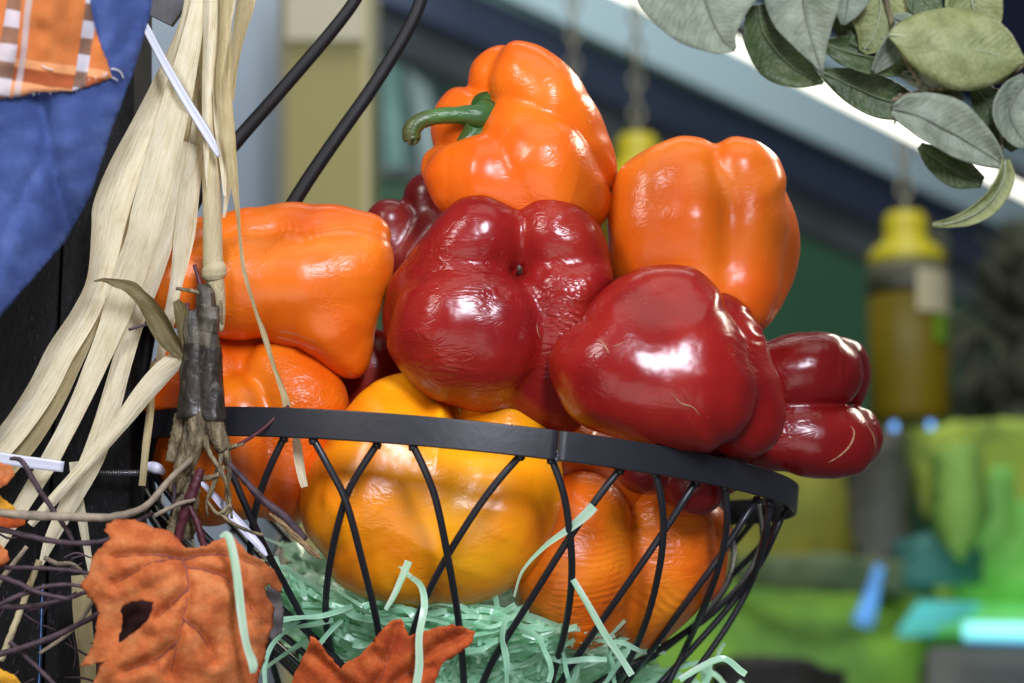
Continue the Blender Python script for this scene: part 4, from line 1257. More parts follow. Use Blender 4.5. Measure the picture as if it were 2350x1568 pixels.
for nm, lab, ol, zz, mt in [
        ('dead_leaf', 'dark maroon backing added behind the hole in the large orange leaf', [(240, 1360), (330, 1330), (400, 1350), (420, 1450), (400, 1560), (330, 1620), (240, 1620), (215, 1500)], 70, plain('maroon_backing', (0.045, 0.012, 0.012), 0.9, 0.4, 150)),  # dark backing sheet added so that the hole reads dark
        ('maple_leaf', 'small orange leaf scrap at the left edge beside the level zip tie', [(-60, 1050), (0, 1062), (28, 1068), (34, 1090), (22, 1108), (0, 1122), (-60, 1130)], 180, MAPLE),
        ('maple_leaf', 'rust red leaf scrap at the left edge under the grey vine stem', [(-60, 1180), (0, 1183), (60, 1192), (56, 1208), (10, 1216), (-60, 1222)], 90, MAPLE2),
        ('maple_leaf', 'rounded orange leaf tip at the left edge amid purple vine stems', [(-60, 1246), (0, 1250), (18, 1264), (22, 1284), (6, 1300), (-60, 1304)], 120, MAPLE),
        ('yellow_leaf', 'golden yellow leaf corner at the very bottom left', [(-60, 1520), (0, 1536), (32, 1548), (58, 1576), (60, 1620), (-60, 1620)], 150, YLEAF),
        ('yellow_leaf', 'orange yellow leaf sliver at the left edge crossed by a pale husk', [(-60, 1120), (0, 1138), (30, 1160), (38, 1172), (0, 1176), (-60, 1170)], 100, YLEAF),
        ('dead_leaf', 'crumpled dark grey dead leaf right of the large orange leaf', [(612, 1344), (640, 1352), (652, 1400), (648, 1452), (625, 1470), (605, 1450), (618, 1400)], 60, plain('dead_grey_leaf', (0.07, 0.06, 0.06), 0.8, 0.4, 150))]:
    V, F, UV = poly_sheet(ol, [], 9, lambda u, v: zz + 12 * mnoise.noise(Vector((u * .03, v * .03, zz))), 2.0, 4, 8)
    o = mesh(nm, V, F, mt, uv=UV)
    o.modifiers.new('thick', 'SOLIDIFY').thickness = 0.0005
    tag(o, lab, 'leaf', 'fabric autumn leaves' if nm != 'dead_leaf' else None)
V, F = tube_px([(98, 1340, -60, 4), (94, 1450, -60, 4.5), (88, 1600, -60, 4.5)], 10, 10)
tag(mesh('metal_rod', V, F, plain('blue_glint_steel', (0.12, 0.22, 0.5), 0.2, 0.3, 300, metal=1.0)), 'thin metal rod coloured as a blue glint standing before the black post at the bottom left', 'rod')  # rod added for a blue shiny line, the glint put into its colour
g = []
for i in range(34):
    u, v = rnd.uniform(-40, 330), rnd.uniform(1200, 1600)
    a = rnd.uniform(-0.6, 0.6) + (0 if rnd.random() < 0.6 else 1.4)
    l = rnd.uniform(40, 130)
    z = rnd.uniform(-180, -40)
    g.append(tube_px([(u, v, z, 1.5), (u + l * .5 * math.cos(a) + rnd.uniform(-12, 12), v + l * .5 * math.sin(a) + rnd.uniform(-12, 12), z + rnd.uniform(-20, 20), 3), (u + l * math.cos(a), v + l * math.sin(a), z, 1.5)], 10, 6, 0.15, i))
V, F = join(g)
tag(mesh('vine_tangle', V, F, PURPLE), 'dark fine twigs massed behind the purple vine stems at bottom left', None, None, 'stuff')

# ------------------------------------------------------------------ shredded mint cellophane
rng = random.Random(11)


def curl(u, v, z, L, hw, a0, k, seed):
    r2 = random.Random(seed)
    pts = []
    a = a0
    n = 7
    zz = z
    for i in range(n):
        pts.append((u, v, zz, hw, 58 * math.sin(i * 0.9 + seed) * r2.uniform(0.2, 1)))
        u += L / n * math.cos(a); v += L / n * math.sin(a)
        a += k / n + r2.uniform(-0.35, 0.35)
        zz += r2.uniform(-7, 7)
    return pts


def floor_v(u):
    # height of the nest of shreds across the basket
    return np.interp(u, [560, 640, 720, 800, 950, 1060, 1180, 1260, 1350, 1450, 1540, 1640, 1700], [1300, 1290, 1350, 1378, 1405, 1408, 1400, 1420, 1440, 1470, 1500, 1455, 1490])


GV, GF, GU, off = [], [], [], 0
for i in range(1700):
    u = rng.uniform(585, 1690)
    top = floor_v(u)
    dv = abs(rng.gauss(0, 1)) * 75
    v = top + 4 + dv
    if v > 1640: v = rng.uniform(top + 10, 1620)
    try:
        p = on_bowl(min(max(u, 600), 1640), min(v, 1600))
        zb = (D0 - np.dot(p - CAM, FW)) / S
    except Exception:
        zb = -120
    z = zb - 14 - rng.uniform(0, 150) * rng.uniform(0.2, 1)
    if rng.random() < 0.05: z = zb + 10
    a0 = rng.choice([rng.uniform(-0.5, 0.5), rng.uniform(2.6, 3.6), rng.uniform(0, 6.28)])
    cl = curl(u, v, z, rng.uniform(110, 400), rng.uniform(5.0, 8.5), a0, rng.uniform(-2.8, 2.8), i)
    V, F, UV = ribbon_geo(cl, 18, 1)
    if rng.random() > (0.16 if u > 1480 and v > top + 30 else 0.03):
        q = V - RCEN
        x, y, h = q @ RA, q @ RB, -(q @ RN)
        r = np.hypot(x, y)
        ex = r - (np.interp(h, PH, PR) - rng.uniform(14, 70) * S)
        m = int(np.argmax(ex))
        if ex[m] > 0:      # slide the whole strand inwards so that it keeps its curl
            V = V - (x[m] / r[m] * RA + y[m] / r[m] * RB) * ex[m] * 0.9
    qq = V - CAM
    pu, pv = 1175 + FPX * (qq @ RT) / (qq @ FW), 784 - FPX * (qq @ UP) / (qq @ FW)
    if (pv - floor_v(pu)).min() < (-44 if i % 12 == 0 else -22) or pu.max() > 1728: continue
    GV.append(V); GU.append(UV); GF += [tuple(q + off for q in f) for f in F]; off += len(V)
nv, nf = [], []
NT, NH = 90, 26
for i in range(NT):
    th = 2 * math.pi * i / NT
    for k in range(NH):
        h = (250 + (640 - 250) * k / (NH - 1)) * S
        p = bowl_pt(th, h, (-250 - 60 * rng.random()) * S)
        nv.append(p + RN * rng.uniform(-9, 9) * S)
uu = [(q - CAM) for q in nv]
okv = [(784 - FPX * (q @ UP) / (q @ FW)) > floor_v(1175 + FPX * (q @ RT) / (q @ FW)) + 30 or (q @ FW) > D0 + 812 * S for q in uu]
for i in range(NT):
    for k in range(NH - 1):
        f = (i * NH + k, i * NH + k + 1, (i + 1) % NT * NH + k + 1, (i + 1) % NT * NH + k)
        if all(okv[x] for x in f): nf.append(f)
GV.append(np.array(nv)); GU.append(np.random.default_rng(1).random((len(nv), 2)) * 3); GF += [tuple(q + off for q in f) for f in nf]
tag(mesh('shredded_cellophane', np.vstack(GV), GF, TINSEL, uv=np.vstack(GU)), 'mint green shredded cellophane nest lining the bottom of the wire basket', None, None, 'stuff')
for lab, cl in [
        ('long mint strand draped down over the large orange maple leaf', [(505, 1232, 350, 3, 0), (522, 1228, 356, 8, 0), (534, 1262, 360, 9, 0), (545, 1330, 362, 9, 10), (554, 1410, 362, 9, 0), (566, 1480, 360, 9, -20), (580, 1520, 358, 10, 0), (580, 1545, 356, 8, 50)]),
        ('mint strand hanging in front of the rust leaf at the bottom centre', [(918, 1300, -120, 6, 60), (940, 1322, -60, 6, 30), (966, 1345, 20, 7, 10), (974, 1390, 70, 8, 0), (962, 1460, 90, 8, 0), (962, 1530, 92, 9, 0), (952, 1590, 92, 9, 0)]),
        ('short mint strand standing up before the yellow-orange pepper', [(885, 1400, -40, 6, 40), (905, 1365, -36, 7, 10), (925, 1320, -34, 8, 0), (938, 1288, -34, 9, 0)]),
        ('long pale strand rising past the right wires to a square mint end', [(1180, 1370, -110, 4, 50), (1200, 1310, -90, 5, 50), (1250, 1255, -60, 6, 30), (1300, 1218, -38, 8, 10), (1335, 1190, -24, 11, 0), (1363, 1162, -18, 12, 0)]),
        ('mint strand curling down beside the wire crossing at the right', [(1315, 1330, -110, 7, 0), (1345, 1380, -110, 8, 20), (1385, 1450, -116, 8, 0), (1425, 1510, -126, 8, 30), (1450, 1550, -130, 8, 0)]),
        ('mint strand sticking out past the wires at the far right', [(1560, 1560, -300, 7, 20), (1610, 1530, -290, 8, 0), (1660, 1512, -286, 8, 30), (1700, 1540, -284, 8, 10), (1712, 1548, -284, 7, 0)])]:
    o = ribbon('cellophane_strand', cl, TINSEL, None, 34, 2, 0.15, 0, 2)
    tag(o, lab, 'strand', 'loose mint cellophane strands')

# ------------------------------------------------------------------ leafy branch at the top right
branch = empty('leafy_branch', W(2150, 120, 120), 'grey green leafy branch hanging into the top right corner', 'branch')
LV = [
    (GLEAF, [(1590, -190, 120, 20, 0), (1600, -110, 126, 110, 5), (1612, -30, 130, 148, 6), (1632, 40, 132, 105, 8), (1660, 90, 130, 45, 8), (1688, 114, 128, 4, 8)], 0.18, 4),
    (GLEAF, [(1840, -120, 90, 40, -20), (1842, -40, 96, 82, -18), (1848, 30, 100, 74, -14), (1862, 90, 100, 42, -8), (1878, 140, 98, 14, 0), (1888, 172, 96, 2, 0)], 0.25, 4),
    (DLEAF, [(1740, 10, 60, 20, 0), (1752, 74, 58, 46, 0), (1792, 128, 54, 58, -10), (1836, 165, 52, 38, -20), (1890, 190, 50, 4, -20)], 0.3, 5),
    (GLEAF, [(1950, -60, 70, 30, 10), (1948, -20, 72, 50, 10), (1944, 20, 74, 34, 10), (1936, 58, 74, 4, 10)], 0.2, 3),
    (DLEAF, [(1890, 100, 20, 10, 0), (1950, 120, 22, 38, 20), (2020, 136, 24, 44, 20), (2080, 150, 24, 24, 10), (2110, 160, 24, 4, 0)], 0.35, 6),
    (DLEAF, [(1885, 165, 0, 8, 0), (1950, 195, 0, 36, 0), (2020, 225, 0, 44, 0), (2080, 240, 0, 30, 0), (2125, 240, 0, 4, 0)], 0.3, 5),
    (OLEAF, [(2040, 80, 100, 6, 10), (2085, 84, 102, 50, 10), (2150, 96, 104, 82, 12), (2230, 112, 104, 92, 10), (2300, 128, 100, 62, 5), (2352, 140, 96, 6, 0)], -0.22, 6),
    (GLEAF, [(2050, 40, 60, 10, 40), (2080, 60, 60, 30, 30), (2040, 120, 62, 30, 30), (2005, 165, 60, 5, 20)], 0.3, 5),
    (GLEAF, [(2048, 250, 90, 10, 0), (2085, 258, 94, 42, 25), (2140, 280, 96, 62, 30), (2200, 312, 94, 58, 20), (2258, 348, 88, 36, 10), (2300, 376, 80, 8, 0)], 0.45, 9),
    (OLEAF, [(2306, 366, 84, 10, 30), (2304, 410, 86, 22, 25), (2275, 460, 88, 22, 20), (2228, 496, 88, 17, 10), (2180, 512, 86, 9, 0), (2140, 516, 84, 3, 0)], 0.5, 4),
    (DLEAF, [(2110, 335, 40, 8, 0), (2150, 365, 42, 30, 10), (2200, 396, 42, 36, 10), (2255, 420, 40, 12, 0)], 0.3, 5),
    (GLEAF, [(2360, 180, 80, 16, 0), (2330, 220, 82, 40, 20), (2318, 260, 82, 46, 20), (2340, 310, 80, 30, 10), (2370, 340, 80, 6, 0)], 0.3, 5),
    (DLEAF, [(2240, 200, 30, 14, 0), (2270, 240, 30, 40, 0), (2300, 290, 28, 42, 0), (2330, 345, 26, 10, 0)], 0.3, 5),
    (DLEAF, [(2090, -30, 40, 20, 0), (2120, 0, 42, 40, 0), (2150, 30, 44, 18, 0), (2168, 46, 44, 3, 0)], 0.3, 4),
    (OLEAF, [(1990, -60, 20, 20, 0), (2020, 0, 22, 60, 0), (2010, 70, 22, 56, 0), (1980, 120, 20, 10, 0)], 0.3, 5),
    (GLEAF, [(2068, 170, 30, 6, 0), (2110, 186, 32, 26, 30), (2160, 215, 34, 34, 30), (2210, 232, 34, 12, 20)], 0.4, 5),
    (OLEAF, [(2230, -60, 30, 20, 0), (2230, 0, 32, 60, 0), (2250, 60, 32, 50, 0), (2280, 110, 30, 8, 0)], 0.3, 5),
    (DLEAF, [(1900, 40, 10, 8, 0), (1960, 60, 10, 40, 0), (2020, 90, 10, 30, 0), (2060, 110, 10, 4, 0)], 0.3, 5),
]
for i, (mt, cl, cup, wob) in enumerate(LV):
    cl = [(c[0], c[1], c[2] + 270, c[3], c[4]) for c in cl]
    lf = ribbon('leaf', cl, mt, branch, 40, 10, cup, wob * 1.6, (i + 3) * 10)
    lf.modifiers.new('thick', 'SOLIDIFY').thickness = 0.0005
    Q = catmull([c[:4] for c in cl], 22)
    geo = tube_px([(q[0], q[1], q[2] - (0 if cup > 0 else -0.4) * q[3] * abs(cup) - 0.36 * abs(cup) * q[3] + 3, 2.6 * (1 - .6 * k / 21)) for k, q in enumerate(Q)], 22, 6)
    mesh('vein', geo[0], geo[1], {id(GLEAF): GVEIN, id(DLEAF): DVEIN}.get(id(mt), LVEIN), lf)
for i, L in enumerate([[(2420, 60, 30, 9), (2320, 170, 36, 8), (2220, 200, 36, 7), (2120, 210, 30, 6), (2050, 230, 26, 5)], [(2120, 210, 30, 5), (2068, 120, 24, 5), (2040, 30, 20, 6), (2020, -60, 20, 6)],
                       [(2066, 215, 28, 4), (2060, 260, 28, 4), (2052, 285, 30, 2)], [(2320, 170, 36, 5), (2300, 270, 50, 4), (2300, 370, 80, 3)]]):
    V, F = tube_px([(a, b, c + 270, d) for a, b, c, d in L], 24, 8, 0.1, i)
    mesh('twig', V, F, BARK, branch)


# ------------------------------------------------------------------ background: the shop behind
def bgplane(name, corners, mat, label=None, cat=None, kind=None, thick=0.03, parent=None):
    P = [BG(*c) for c in corners]
    n = np.cross(P[1] - P[0], P[2] - P[0]); n /= np.linalg.norm(n)
    if np.dot(n, FW) < 0: n = -n
    V = P + [p + n * thick for p in P]
    k = len(P)
    F = [tuple(range(k)), tuple(range(k, 2 * k))[::-1]] + [(i, k + i, k + (i + 1) % k, (i + 1) % k) for i in range(k)]
    o = mesh(name, np.array(V), F, mat, parent, smooth=False)
    return tag(o, label, cat, None, kind)


def bgmat(name, rgb, rough=0.7, var=0.12, scale=4, **kw):
    return plain(name, srgb(*rgb), rough, var, scale, **kw)


def mottled(name, a, b, c, scale=7):
    m = M(name)
    m.set(color=m.ramp(m.noise(m.coord(), scale, 3, 0.6), [(0.34, srgb(*a)), (0.5, srgb(*b)), (0.66, srgb(*c))]), rough=0.8)
    return m.m


bgplane('rear_wall', [(100, -200, 6.6), (2800, -200, 6.6), (2800, 2200, 6.6), (100, 2200, 6.6)], bgmat('green_paint_wall', (62, 120, 88), 0.7, 0.12, 1.5), None, None, 'structure')
bgplane('blue_wall', [(220, -100, 3.3), (655, -100, 3.3), (655, 1750, 3.3), (220, 1750, 3.3)], bgmat('pale_blue_paint', (158, 174, 190), 0.6, 0.05, 2), None, None, 'structure')
pil = empty('pillar', BG(745, 1750, 3.0), 'square beige pillar in the background between blue wall and green shelves', 'pillar')
bgplane('front_face', [(660, 95, 3.0), (830, 95, 3.0), (832, 1750, 3.0), (660, 1750, 3.0)], bgmat('olive_beige_paint', (152, 146, 92), 0.6, 0.06, 2), parent=pil, thick=0.35)
bgplane('side_face', [(640, -100, 3.012), (660, -100, 3.0), (660, 1750, 3.0), (640, 1750, 3.012)], bgmat('cream_side_paint', (190, 184, 150), 0.6, 0.06, 2), parent=pil, thick=0.02)
bgplane('capital', [(656, -100, 2.99), (834, -100, 2.99), (834, 92, 2.99), (656, 92, 2.99)], bgmat('grey_beige_paint', (188, 183, 160), 0.6, 0.06, 2), parent=pil, thick=0.36)
bgplane('corner_strip', [(832, -100, 3.005), (850, -100, 3.02), (850, 1750, 3.02), (833, 1750, 3.005)], bgmat('cream_strip_paint', (194, 188, 150), 0.6, 0.06, 2), parent=pil, thick=0.02)

shelf = empty('display_cooler', BG(980, 470, 4.6), 'blurred teal display cooler with pale streaks right of the pillar', 'cooler')
bgplane('back', [(845, -100, 4.7), (1330, -100, 4.7), (1330, 700, 4.7), (845, 700, 4.7)], bgmat('teal_cooler', (98, 138, 138), 0.4, 0.2, 6), parent=shelf)
for i, (u0, u1, v0, v1, dv, c) in enumerate([(850, 905, 20, 90, 20, (120, 140, 155)), (935, 985, 160, 400, 90, (168, 196, 200)), (870, 915, 110, 380, 40, (120, 170, 165)), (1000, 1060, 60, 330, 150, (60, 110, 80)), (985, 1100, 40, 160, 90, (140, 136, 132)), (1055, 1120, 10, 130, 60, (108, 118, 175)), (1100, 1200, 130, 330, 60, (86, 110, 120)), (850, 1100, 380, 400, 20, (108, 120, 112)), (845, 1110, 420, 600, 0, (56, 108, 72))]):
    bgplane('panel', [(u0, v0, 4.6), (u1, v0 + dv * .5, 4.6), (u1 + dv * .4, v1 + dv * .5, 4.6), (u0 + dv * .4, v1, 4.6)], bgmat('cooler_panel_%d' % i, c, 0.4, 0.1, 5), parent=shelf, thick=0.04)


def soff(u0, v0, d0, u1, v1, d1, wv0, wv1, mat, name, thick=0.05, parent=None):
    return bgplane(name, [(u0, v0, d0), (u1, v1, d1), (u1, v1 + wv1, d1), (u0, v0 + wv0, d0)], mat, parent=parent, thick=thick)


sof = empty('ceiling_soffit', BG(1700, 250, 4.3), 'pale blue ceiling soffit with navy trim running down to the right', 'soffit')
soff(1000, -340, 3.9, 2700, 470, 5.6, 255, 235, bgmat('pale_cyan_paint', (196, 228, 240), 0.5, 0.06, 1.0), 'fascia', 0.015, parent=sof)
bgplane('ceiling_board', [(1000, -700, 3.95), (2700, -300, 4.4), (2700, 640, 6.1), (1000, -120, 4.3)], bgmat('navy_ceiling_paint', (60, 66, 110), 0.6, 0.2, 2), parent=sof)
soff(850, -120, 4.0, 2700, 690, 5.7, 105, 120, bgmat('navy_trim_paint', (108, 124, 156), 0.5, 0.2, 2), 'trim', parent=sof)
soff(850, -20, 4.1, 2700, 795, 5.8, 115, 100, bgmat('grey_board_paint', (134, 146, 150), 0.6, 0.25, 3), 'board', parent=sof)
lampm = M('lit_fluorescent_tube').set(color=(1, 1, 1), emit=(1.0, 0.96, 0.80), emits=2.6).m
fix = empty('fluorescent_lamp', BG(1900, 230, 3.8), 'bright white fluorescent lamp above the soffit glowing between the leaves', 'lamp')
C = [BG(u, v, d) for u, v, d in [(1365, -46, 3.45), (1560, 44, 3.58), (1720, 120, 3.7), (1900, 212, 3.84), (2060, 292, 3.98), (2240, 386, 4.12), (2500, 518, 4.3)]]
V, F = tube_geo(catmull(C, 30), 0.0085, 14)
mesh('tube', V, F, lampm, fix)
V, F = tube_geo([c + UP * 0.03 + FW * 0.05 for c in catmull(C, 30)], 0.014, 10)
mesh('housing', V, F, bgmat('grey_housing', (44, 46, 50)), fix)


def lathe(prof, base, up, seg=24):
    V, F = [], []
    up = up / np.linalg.norm(up)
    A = RT.copy(); B = np.cross(up, A)
    for r, h in prof:
        for k in range(seg):
            a = 2 * math.pi * k / seg
            V.append(base + up * h + (A * math.cos(a) + B * math.sin(a)) * max(r, 1e-4))
    n = len(prof)
    for i in range(n - 1):
        for k in range(seg):
            F.append((i * seg + k, i * seg + (k + 1) % seg, (i + 1) * seg + (k + 1) % seg, (i + 1) * seg + k))
    F.append(tuple(range(seg))[::-1]); F.append(tuple((n - 1) * seg + k for k in range(seg)))
    return V, F


ZUP = np.array([0, 0, 1.0])
capm = bgmat('yellow_plastic_cap', (176, 166, 22), 0.45, 0.06, 8)
glassm = bgmat('dark_yellow_bottle', (92, 80, 2), 0.5, 0.25, 8, spec=0.2)
topm = bgmat('grey_clear_shoulder', (104, 106, 88), 0.5, 0.12, 8, spec=0.2)
darkm = bgmat('dark_band', (40, 44, 28), 0.5, 0.1, 8)
labm = bgmat('pale_label', (176, 170, 140), 0.6, 0.1, 8)
chainm = bgmat('beige_chain', (126, 124, 108), 0.6, 0.2, 20)


def bottle(uc, vt, vb, hwid, d, label, vtop_cord):
    px = d / FPX
    H = (vb - vt) * px
    base = BG(uc, vb, d)
    r = hwid * px
    b = empty('hanging_bottle', base, label, 'bottle', 'yellow bottles hanging in the background')
    f = lambda L: [(a * r, h * H) for a, h in L]
    V, F = lathe(f([(0.86, 0), (0.95, 0.015), (0.97, 0.04), (0.97, 0.60)]), base, ZUP); mesh('body', V, F, glassm, b)
    V, F = lathe(f([(0.975, 0.595), (0.975, 0.665)]), base, ZUP); mesh('band', V, F, darkm, b)
    V, F = lathe(f([(0.97, 0.66), (0.96, 0.73), (0.92, 0.755)]), base, ZUP); mesh('shoulder', V, F, topm, b)
    V, F = lathe(f([(0.95, 0.745), (0.95, 0.78), (0.80, 0.83), (0.56, 0.86), (0.52, 0.90), (0.54, 0.97), (0.42, 1.0), (0.2, 1.01)]), base, ZUP); mesh('cap', V, F, capm, b)
    g = []
    for a in np.linspace(-1.5, -0.25, 10):
        dr = RT * math.cos(a) + np.cross(ZUP, RT) * math.sin(a)
        g.append((base + dr * r * 1.0 + ZUP * H * 0.50, base + dr * r * 1.0 + ZUP * H * 0.70))
    V = [p for q in g for p in q]
    mesh('label', V, [(2 * i, 2 * i + 2, 2 * i + 3, 2 * i + 1) for i in range(9)], labm, b)
    g = []
    for a in np.linspace(-1.1, -0.5, 6):
        dr = RT * math.cos(a) + np.cross(ZUP, RT) * math.sin(a)
        g.append((base + dr * r * 1.0 + ZUP * H * 0.36, base + dr * r * 1.0 + ZUP * H * 0.49))
    V = [p for q in g for p in q]
    mesh('green_label', V, [(2 * i, 2 * i + 2, 2 * i + 3, 2 * i + 1) for i in range(5)], bgmat('green_label_print', (90, 130, 12)), b)
    top = base + ZUP * H
    cl = (vt - vtop_cord) * px
    n = max(4, int(cl / 0.02))
    links = []
    for i in range(n):
        z0 = top + ZUP * (cl * i / n - 0.004)
        ang = 0 if i % 2 else math.pi / 2
        ax = RT * math.cos(ang) + FW * math.sin(ang)
        ring = [z0 + ZUP * (cl / n * 0.5 * (1 + 1.15 * math.sin(t))) + ax * 0.008 * math.cos(t) for t in np.linspace(0, 2 * math.pi, 13)]
        links.append(tube_geo(ring, 0.0026, 6))
    V, F = join(links)
    mesh('chain', V, F, chainm, b)
    return b


bottle(2090, 478, 972, 96, 3.1, 'yellow bottle hanging on a chain at the right, largest and in full view', 300)
bottle(1466, 298, 780, 92, 3.25, 'yellow capped bottle hanging between the two upper orange peppers', -60)
bottle(1318, 330, 700, 84, 3.4, 'hanging bottle hidden behind the topmost pepper, its chain in view', -120)

# lit display at the lower right
dk = lambda n, c, **k: bgmat(n, c, 0.7, 0.18, 6, **k)
bgplane('ledge', [(1680, 960, 4.0), (2440, 975, 4.0), (2440, 1060, 3.9), (1680, 1060, 3.9)], dk('brown_ledge', (86, 84, 58)), 'dim brown ledge under the largest hanging bottle', 'ledge', None, 0.04)


def blob(name, pts, mat, label, cat, d, n=40):
    """soft upright draped shape: outline at distance d with rounded depth"""
    P = np.array(pts, float)
    V, F, UV = poly_sheet([(p[0], p[1]) for p in P], [], 26, lambda u, v: 0, 3, 1, 24)
    UV = UV * 100
    c = UV.mean(0)
    s = np.abs(UV - c).max(0)
    V = np.array([BG(p[0], p[1], d - 0.10 * math.sqrt(max(0, 1 - ((p[0] - c[0]) / s[0]) ** 2 * 0.9)) - 0.03 * mnoise.noise(Vector((p[0] * .02, p[1] * .004, d)))) for p in UV])
    o = mesh(name, V, F, mat, uv=UV / 100)
    o.modifiers.new('thick', 'SOLIDIFY').thickness = 0.01
    return tag(o, label, cat)


bgplane('green_counter', [(1500, 1330, 3.5), (2700, 1330, 3.5), (2700, 1900, 3.2), (1500, 1900, 3.2)], mottled('grass_green_cloth', (84, 130, 56), (118, 168, 50), (148, 190, 80), 5), 'grass green cloth covered counter at the lower right', 'counter', None, 0.05)
blob('yellow_cloth', [(1640, 1040), (1980, 1040), (1990, 1330), (1640, 1340)], mottled('olive_yellow_cloth', (122, 122, 58), (156, 150, 54), (146, 152, 66), 7), 'olive yellow cloth hanging right of the basket', 'cloth', 3.75)
blob('grey_cloth', [(1950, 1010), (2060, 1000), (2085, 1120), (2070, 1300), (2040, 1380), (1985, 1330), (1960, 1200)], dk('grey_purple_cloth', (96, 98, 92)), 'dark grey folded cloth below the largest hanging bottle', 'cloth', 3.55)
blob('lime_cloth', [(2085, 975), (2350, 960), (2460, 1000), (2460, 1330), (2300, 1330), (2180, 1240), (2120, 1180)], mottled('yellow_green_cloth', (124, 150, 70), (172, 196, 78), (172, 160, 90), 9), 'yellow green draped cloth at the right edge under the bottle', 'cloth', 3.6)
limem = M('glowing_lime_plastic')
limem.set(color=limem.ramp(limem.noise(limem.coord(), 9, 3), [(0.35, (0.12, 0.30, 0.05)), (0.6, (0.18, 0.55, 0.09))]), emit=(0.22, 0.70, 0.12), emits=limem.math('MULTIPLY', limem.noise(limem.coord(), 9, 3), 0.22), rough=0.5)  # backlight put in as emission, the blades are no lamp
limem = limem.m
lime = empty('lime_plant', BG(2280, 1400, 3.48), 'glowing lime green plant at the right edge above the cyan light strip', 'plant')
for i, (a, b, c_) in enumerate([((2268, 1400), (2252, 1270), (2236, 1110)), ((2282, 1400), (2290, 1250), (2300, 1070)), ((2300, 1400), (2326, 1280), (2350, 1150)), ((2262, 1400), (2232, 1330), (2210, 1240)), ((2310, 1400), (2350, 1330), (2400, 1270))]):
    Cb = catmull([BG(a[0], a[1], 3.48), BG(b[0], b[1], 3.46), BG(c_[0], c_[1], 3.47)], 20)
    V, F = tube_geo(Cb, np.interp(np.linspace(0, 1, 20), [0, 0.3, 0.6, 1], [0.020, 0.032, 0.030, 0.014]), 12, 0, 0, True, 0.35)
    mesh('blade', V, F, limem, lime)
g = []
for i in range(150):
    u, v = rnd.gauss(2335, 70), rnd.uniform(500, 930)
    l, d_, a = rnd.uniform(50, 170), rnd.uniform(4.2, 4.6), rnd.gauss(1.45, 0.5)
    g.append(tube_geo(catmull([BG(u, v, d_), BG(u + l * .5 * math.cos(a) + rnd.uniform(-20, 20), v + l * .5 * math.sin(a), d_), BG(u + l * math.cos(a), v + l * math.sin(a), d_ + .02)], 6), np.array([.3, .8, 1, 1, .7, .2]) * rnd.uniform(.006, .018), 6))
V, F = join(g)
tag(mesh('hanging_foliage', V, F, bgmat('dark_brown_green_foliage', (70, 74, 58), 0.8, 0.5, 9)), 'dark brown green hanging foliage right of the largest bottle', 'plant')
blob('brown_rock', [(1690, 1280), (1900, 1270), (2090, 1290), (2140, 1370), (1950, 1360), (1700, 1345)], dk('brown_teal_shade', (92, 110, 78)), 'dull brown teal strip of decoration on the green counter', 'decoration', 3.5)
blob('teal_rock', [(2060, 1240), (2130, 1225), (2240, 1260), (2250, 1340), (2060, 1345)], dk('teal_blue_shade', (66, 124, 118)), 'dark teal ornament behind the cyan light strip', 'decoration', 3.5)
blob('green_leaf_print', [(2150, 1040), (2230, 1010), (2260, 1180), (2200, 1290), (2150, 1200)], dk('mid_green_cloth', (136, 182, 84)), 'mid green hanging leaf shape in front of the yellow green cloth', 'decoration', 3.45)
def lit(name, c, e, es):
    m = M(name)
    m.set(color=c, emit=e, rough=0.3, emits=m.math('MULTIPLY', m.ramp(m.noise(m.coord(), 16, 3, 0.6), [(0.32, (0.15, 0.15, 0.15)), (0.66, (1, 1, 1))]), es * 1.25))
    return m.m


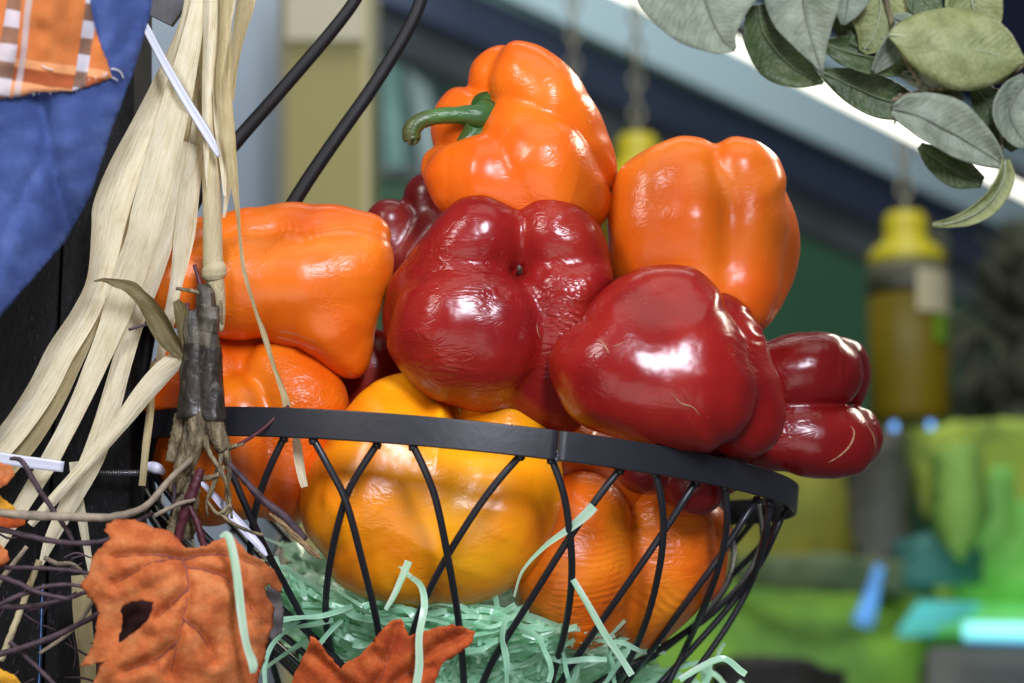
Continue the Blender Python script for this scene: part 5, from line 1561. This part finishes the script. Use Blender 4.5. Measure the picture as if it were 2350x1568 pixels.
glow_b = lit('blue_lit_acrylic', (0.1, 0.3, 0.7), (0.12, 0.38, 0.85), 0.5)
glow_c = lit('cyan_lit_acrylic', (0.1, 0.5, 0.5), (0.12, 0.70, 0.72), 0.42)
glow_g = lit('green_lit_acrylic', (0.1, 0.5, 0.15), (0.20, 0.70, 0.18), 0.42)
strip = M('cyan_led_strip').set(color=(0.5, 0.9, 0.9), emit=(0.20, 0.90, 0.95), emits=1.0).m
V, F = tube_geo(catmull([BG(2018, 1300, 3.35), BG(2000, 1370, 3.34), BG(1980, 1434, 3.33)], 12), np.linspace(0.006, 0.014, 12), 12)
tag(mesh('blue_glow_rod', V, F, glow_b), 'small glowing blue rod standing on the green counter', 'lamp')  # blue streak built as an acrylic rod with added glow, no lamp
disp = empty('lit_display_case', BG(2300, 1500, 3.3), 'grey display case with a glowing cyan light strip at the bottom right', 'display case')
bgplane('case_body', [(2130, 1482, 3.3), (2600, 1482, 3.3), (2600, 1900, 3.2), (2130, 1900, 3.2)], dk('grey_case', (96, 98, 94)), parent=disp, thick=0.3)
V, F = tube_geo([BG(2212, 1447, 3.26), BG(2300, 1449, 3.26), BG(2620, 1455, 3.26)], 0.011, 12)
mesh('light_strip', V, F, strip, disp)
V, F = tube_geo([BG(2212, 1470, 3.27), BG(2300, 1471, 3.27), BG(2620, 1474, 3.27)], 0.004, 10)
mesh('light_strip', V, F, glow_b, disp)
bgplane('lit_top', [(2080, 1440, 3.3), (2620, 1440, 3.3), (2620, 1345, 3.6), (2140, 1345, 3.6)], glow_g, parent=disp, thick=0.01)
bgplane('lit_edge', [(2060, 1448, 3.29), (2140, 1446, 3.29), (2250, 1385, 3.4), (2110, 1375, 3.42)], glow_c, parent=disp, thick=0.008)
blob('black_bag', [(1640, 1512), (1720, 1502), (1840, 1508), (1930, 1545), (1960, 1640), (1640, 1640)], dk('black_cloth', (24, 26, 24)), 'black shape at the bottom edge right of the basket', 'bag', 3.0)
for u, v in ((2052, 990), (2136, 986)):
    V, F = lathe([(0.002, 0), (0.0045, 0.003), (0.0045, 0.008), (0.002, 0.011)], BG(u, v, 3.08), ZUP, 12)
    tag(mesh('blue_bulb', V, F, M('blue_bulb_glow').set(color=(0.1, 0.2, 0.5), emit=(0.16, 0.40, 0.9), emits=1.6).m), 'tiny blue light under the %s side of the largest hanging bottle' % ('left' if u < 2100 else 'right'), 'light', 'tiny blue lights')
bgplane('floor', [(-3000, 1990, 2.2), (5000, 1990, 2.2), (5000, 1890, 9.0), (-3000, 1890, 9.0)], bgmat('grey_floor_tile', (120, 118, 112)), None, None, 'structure')
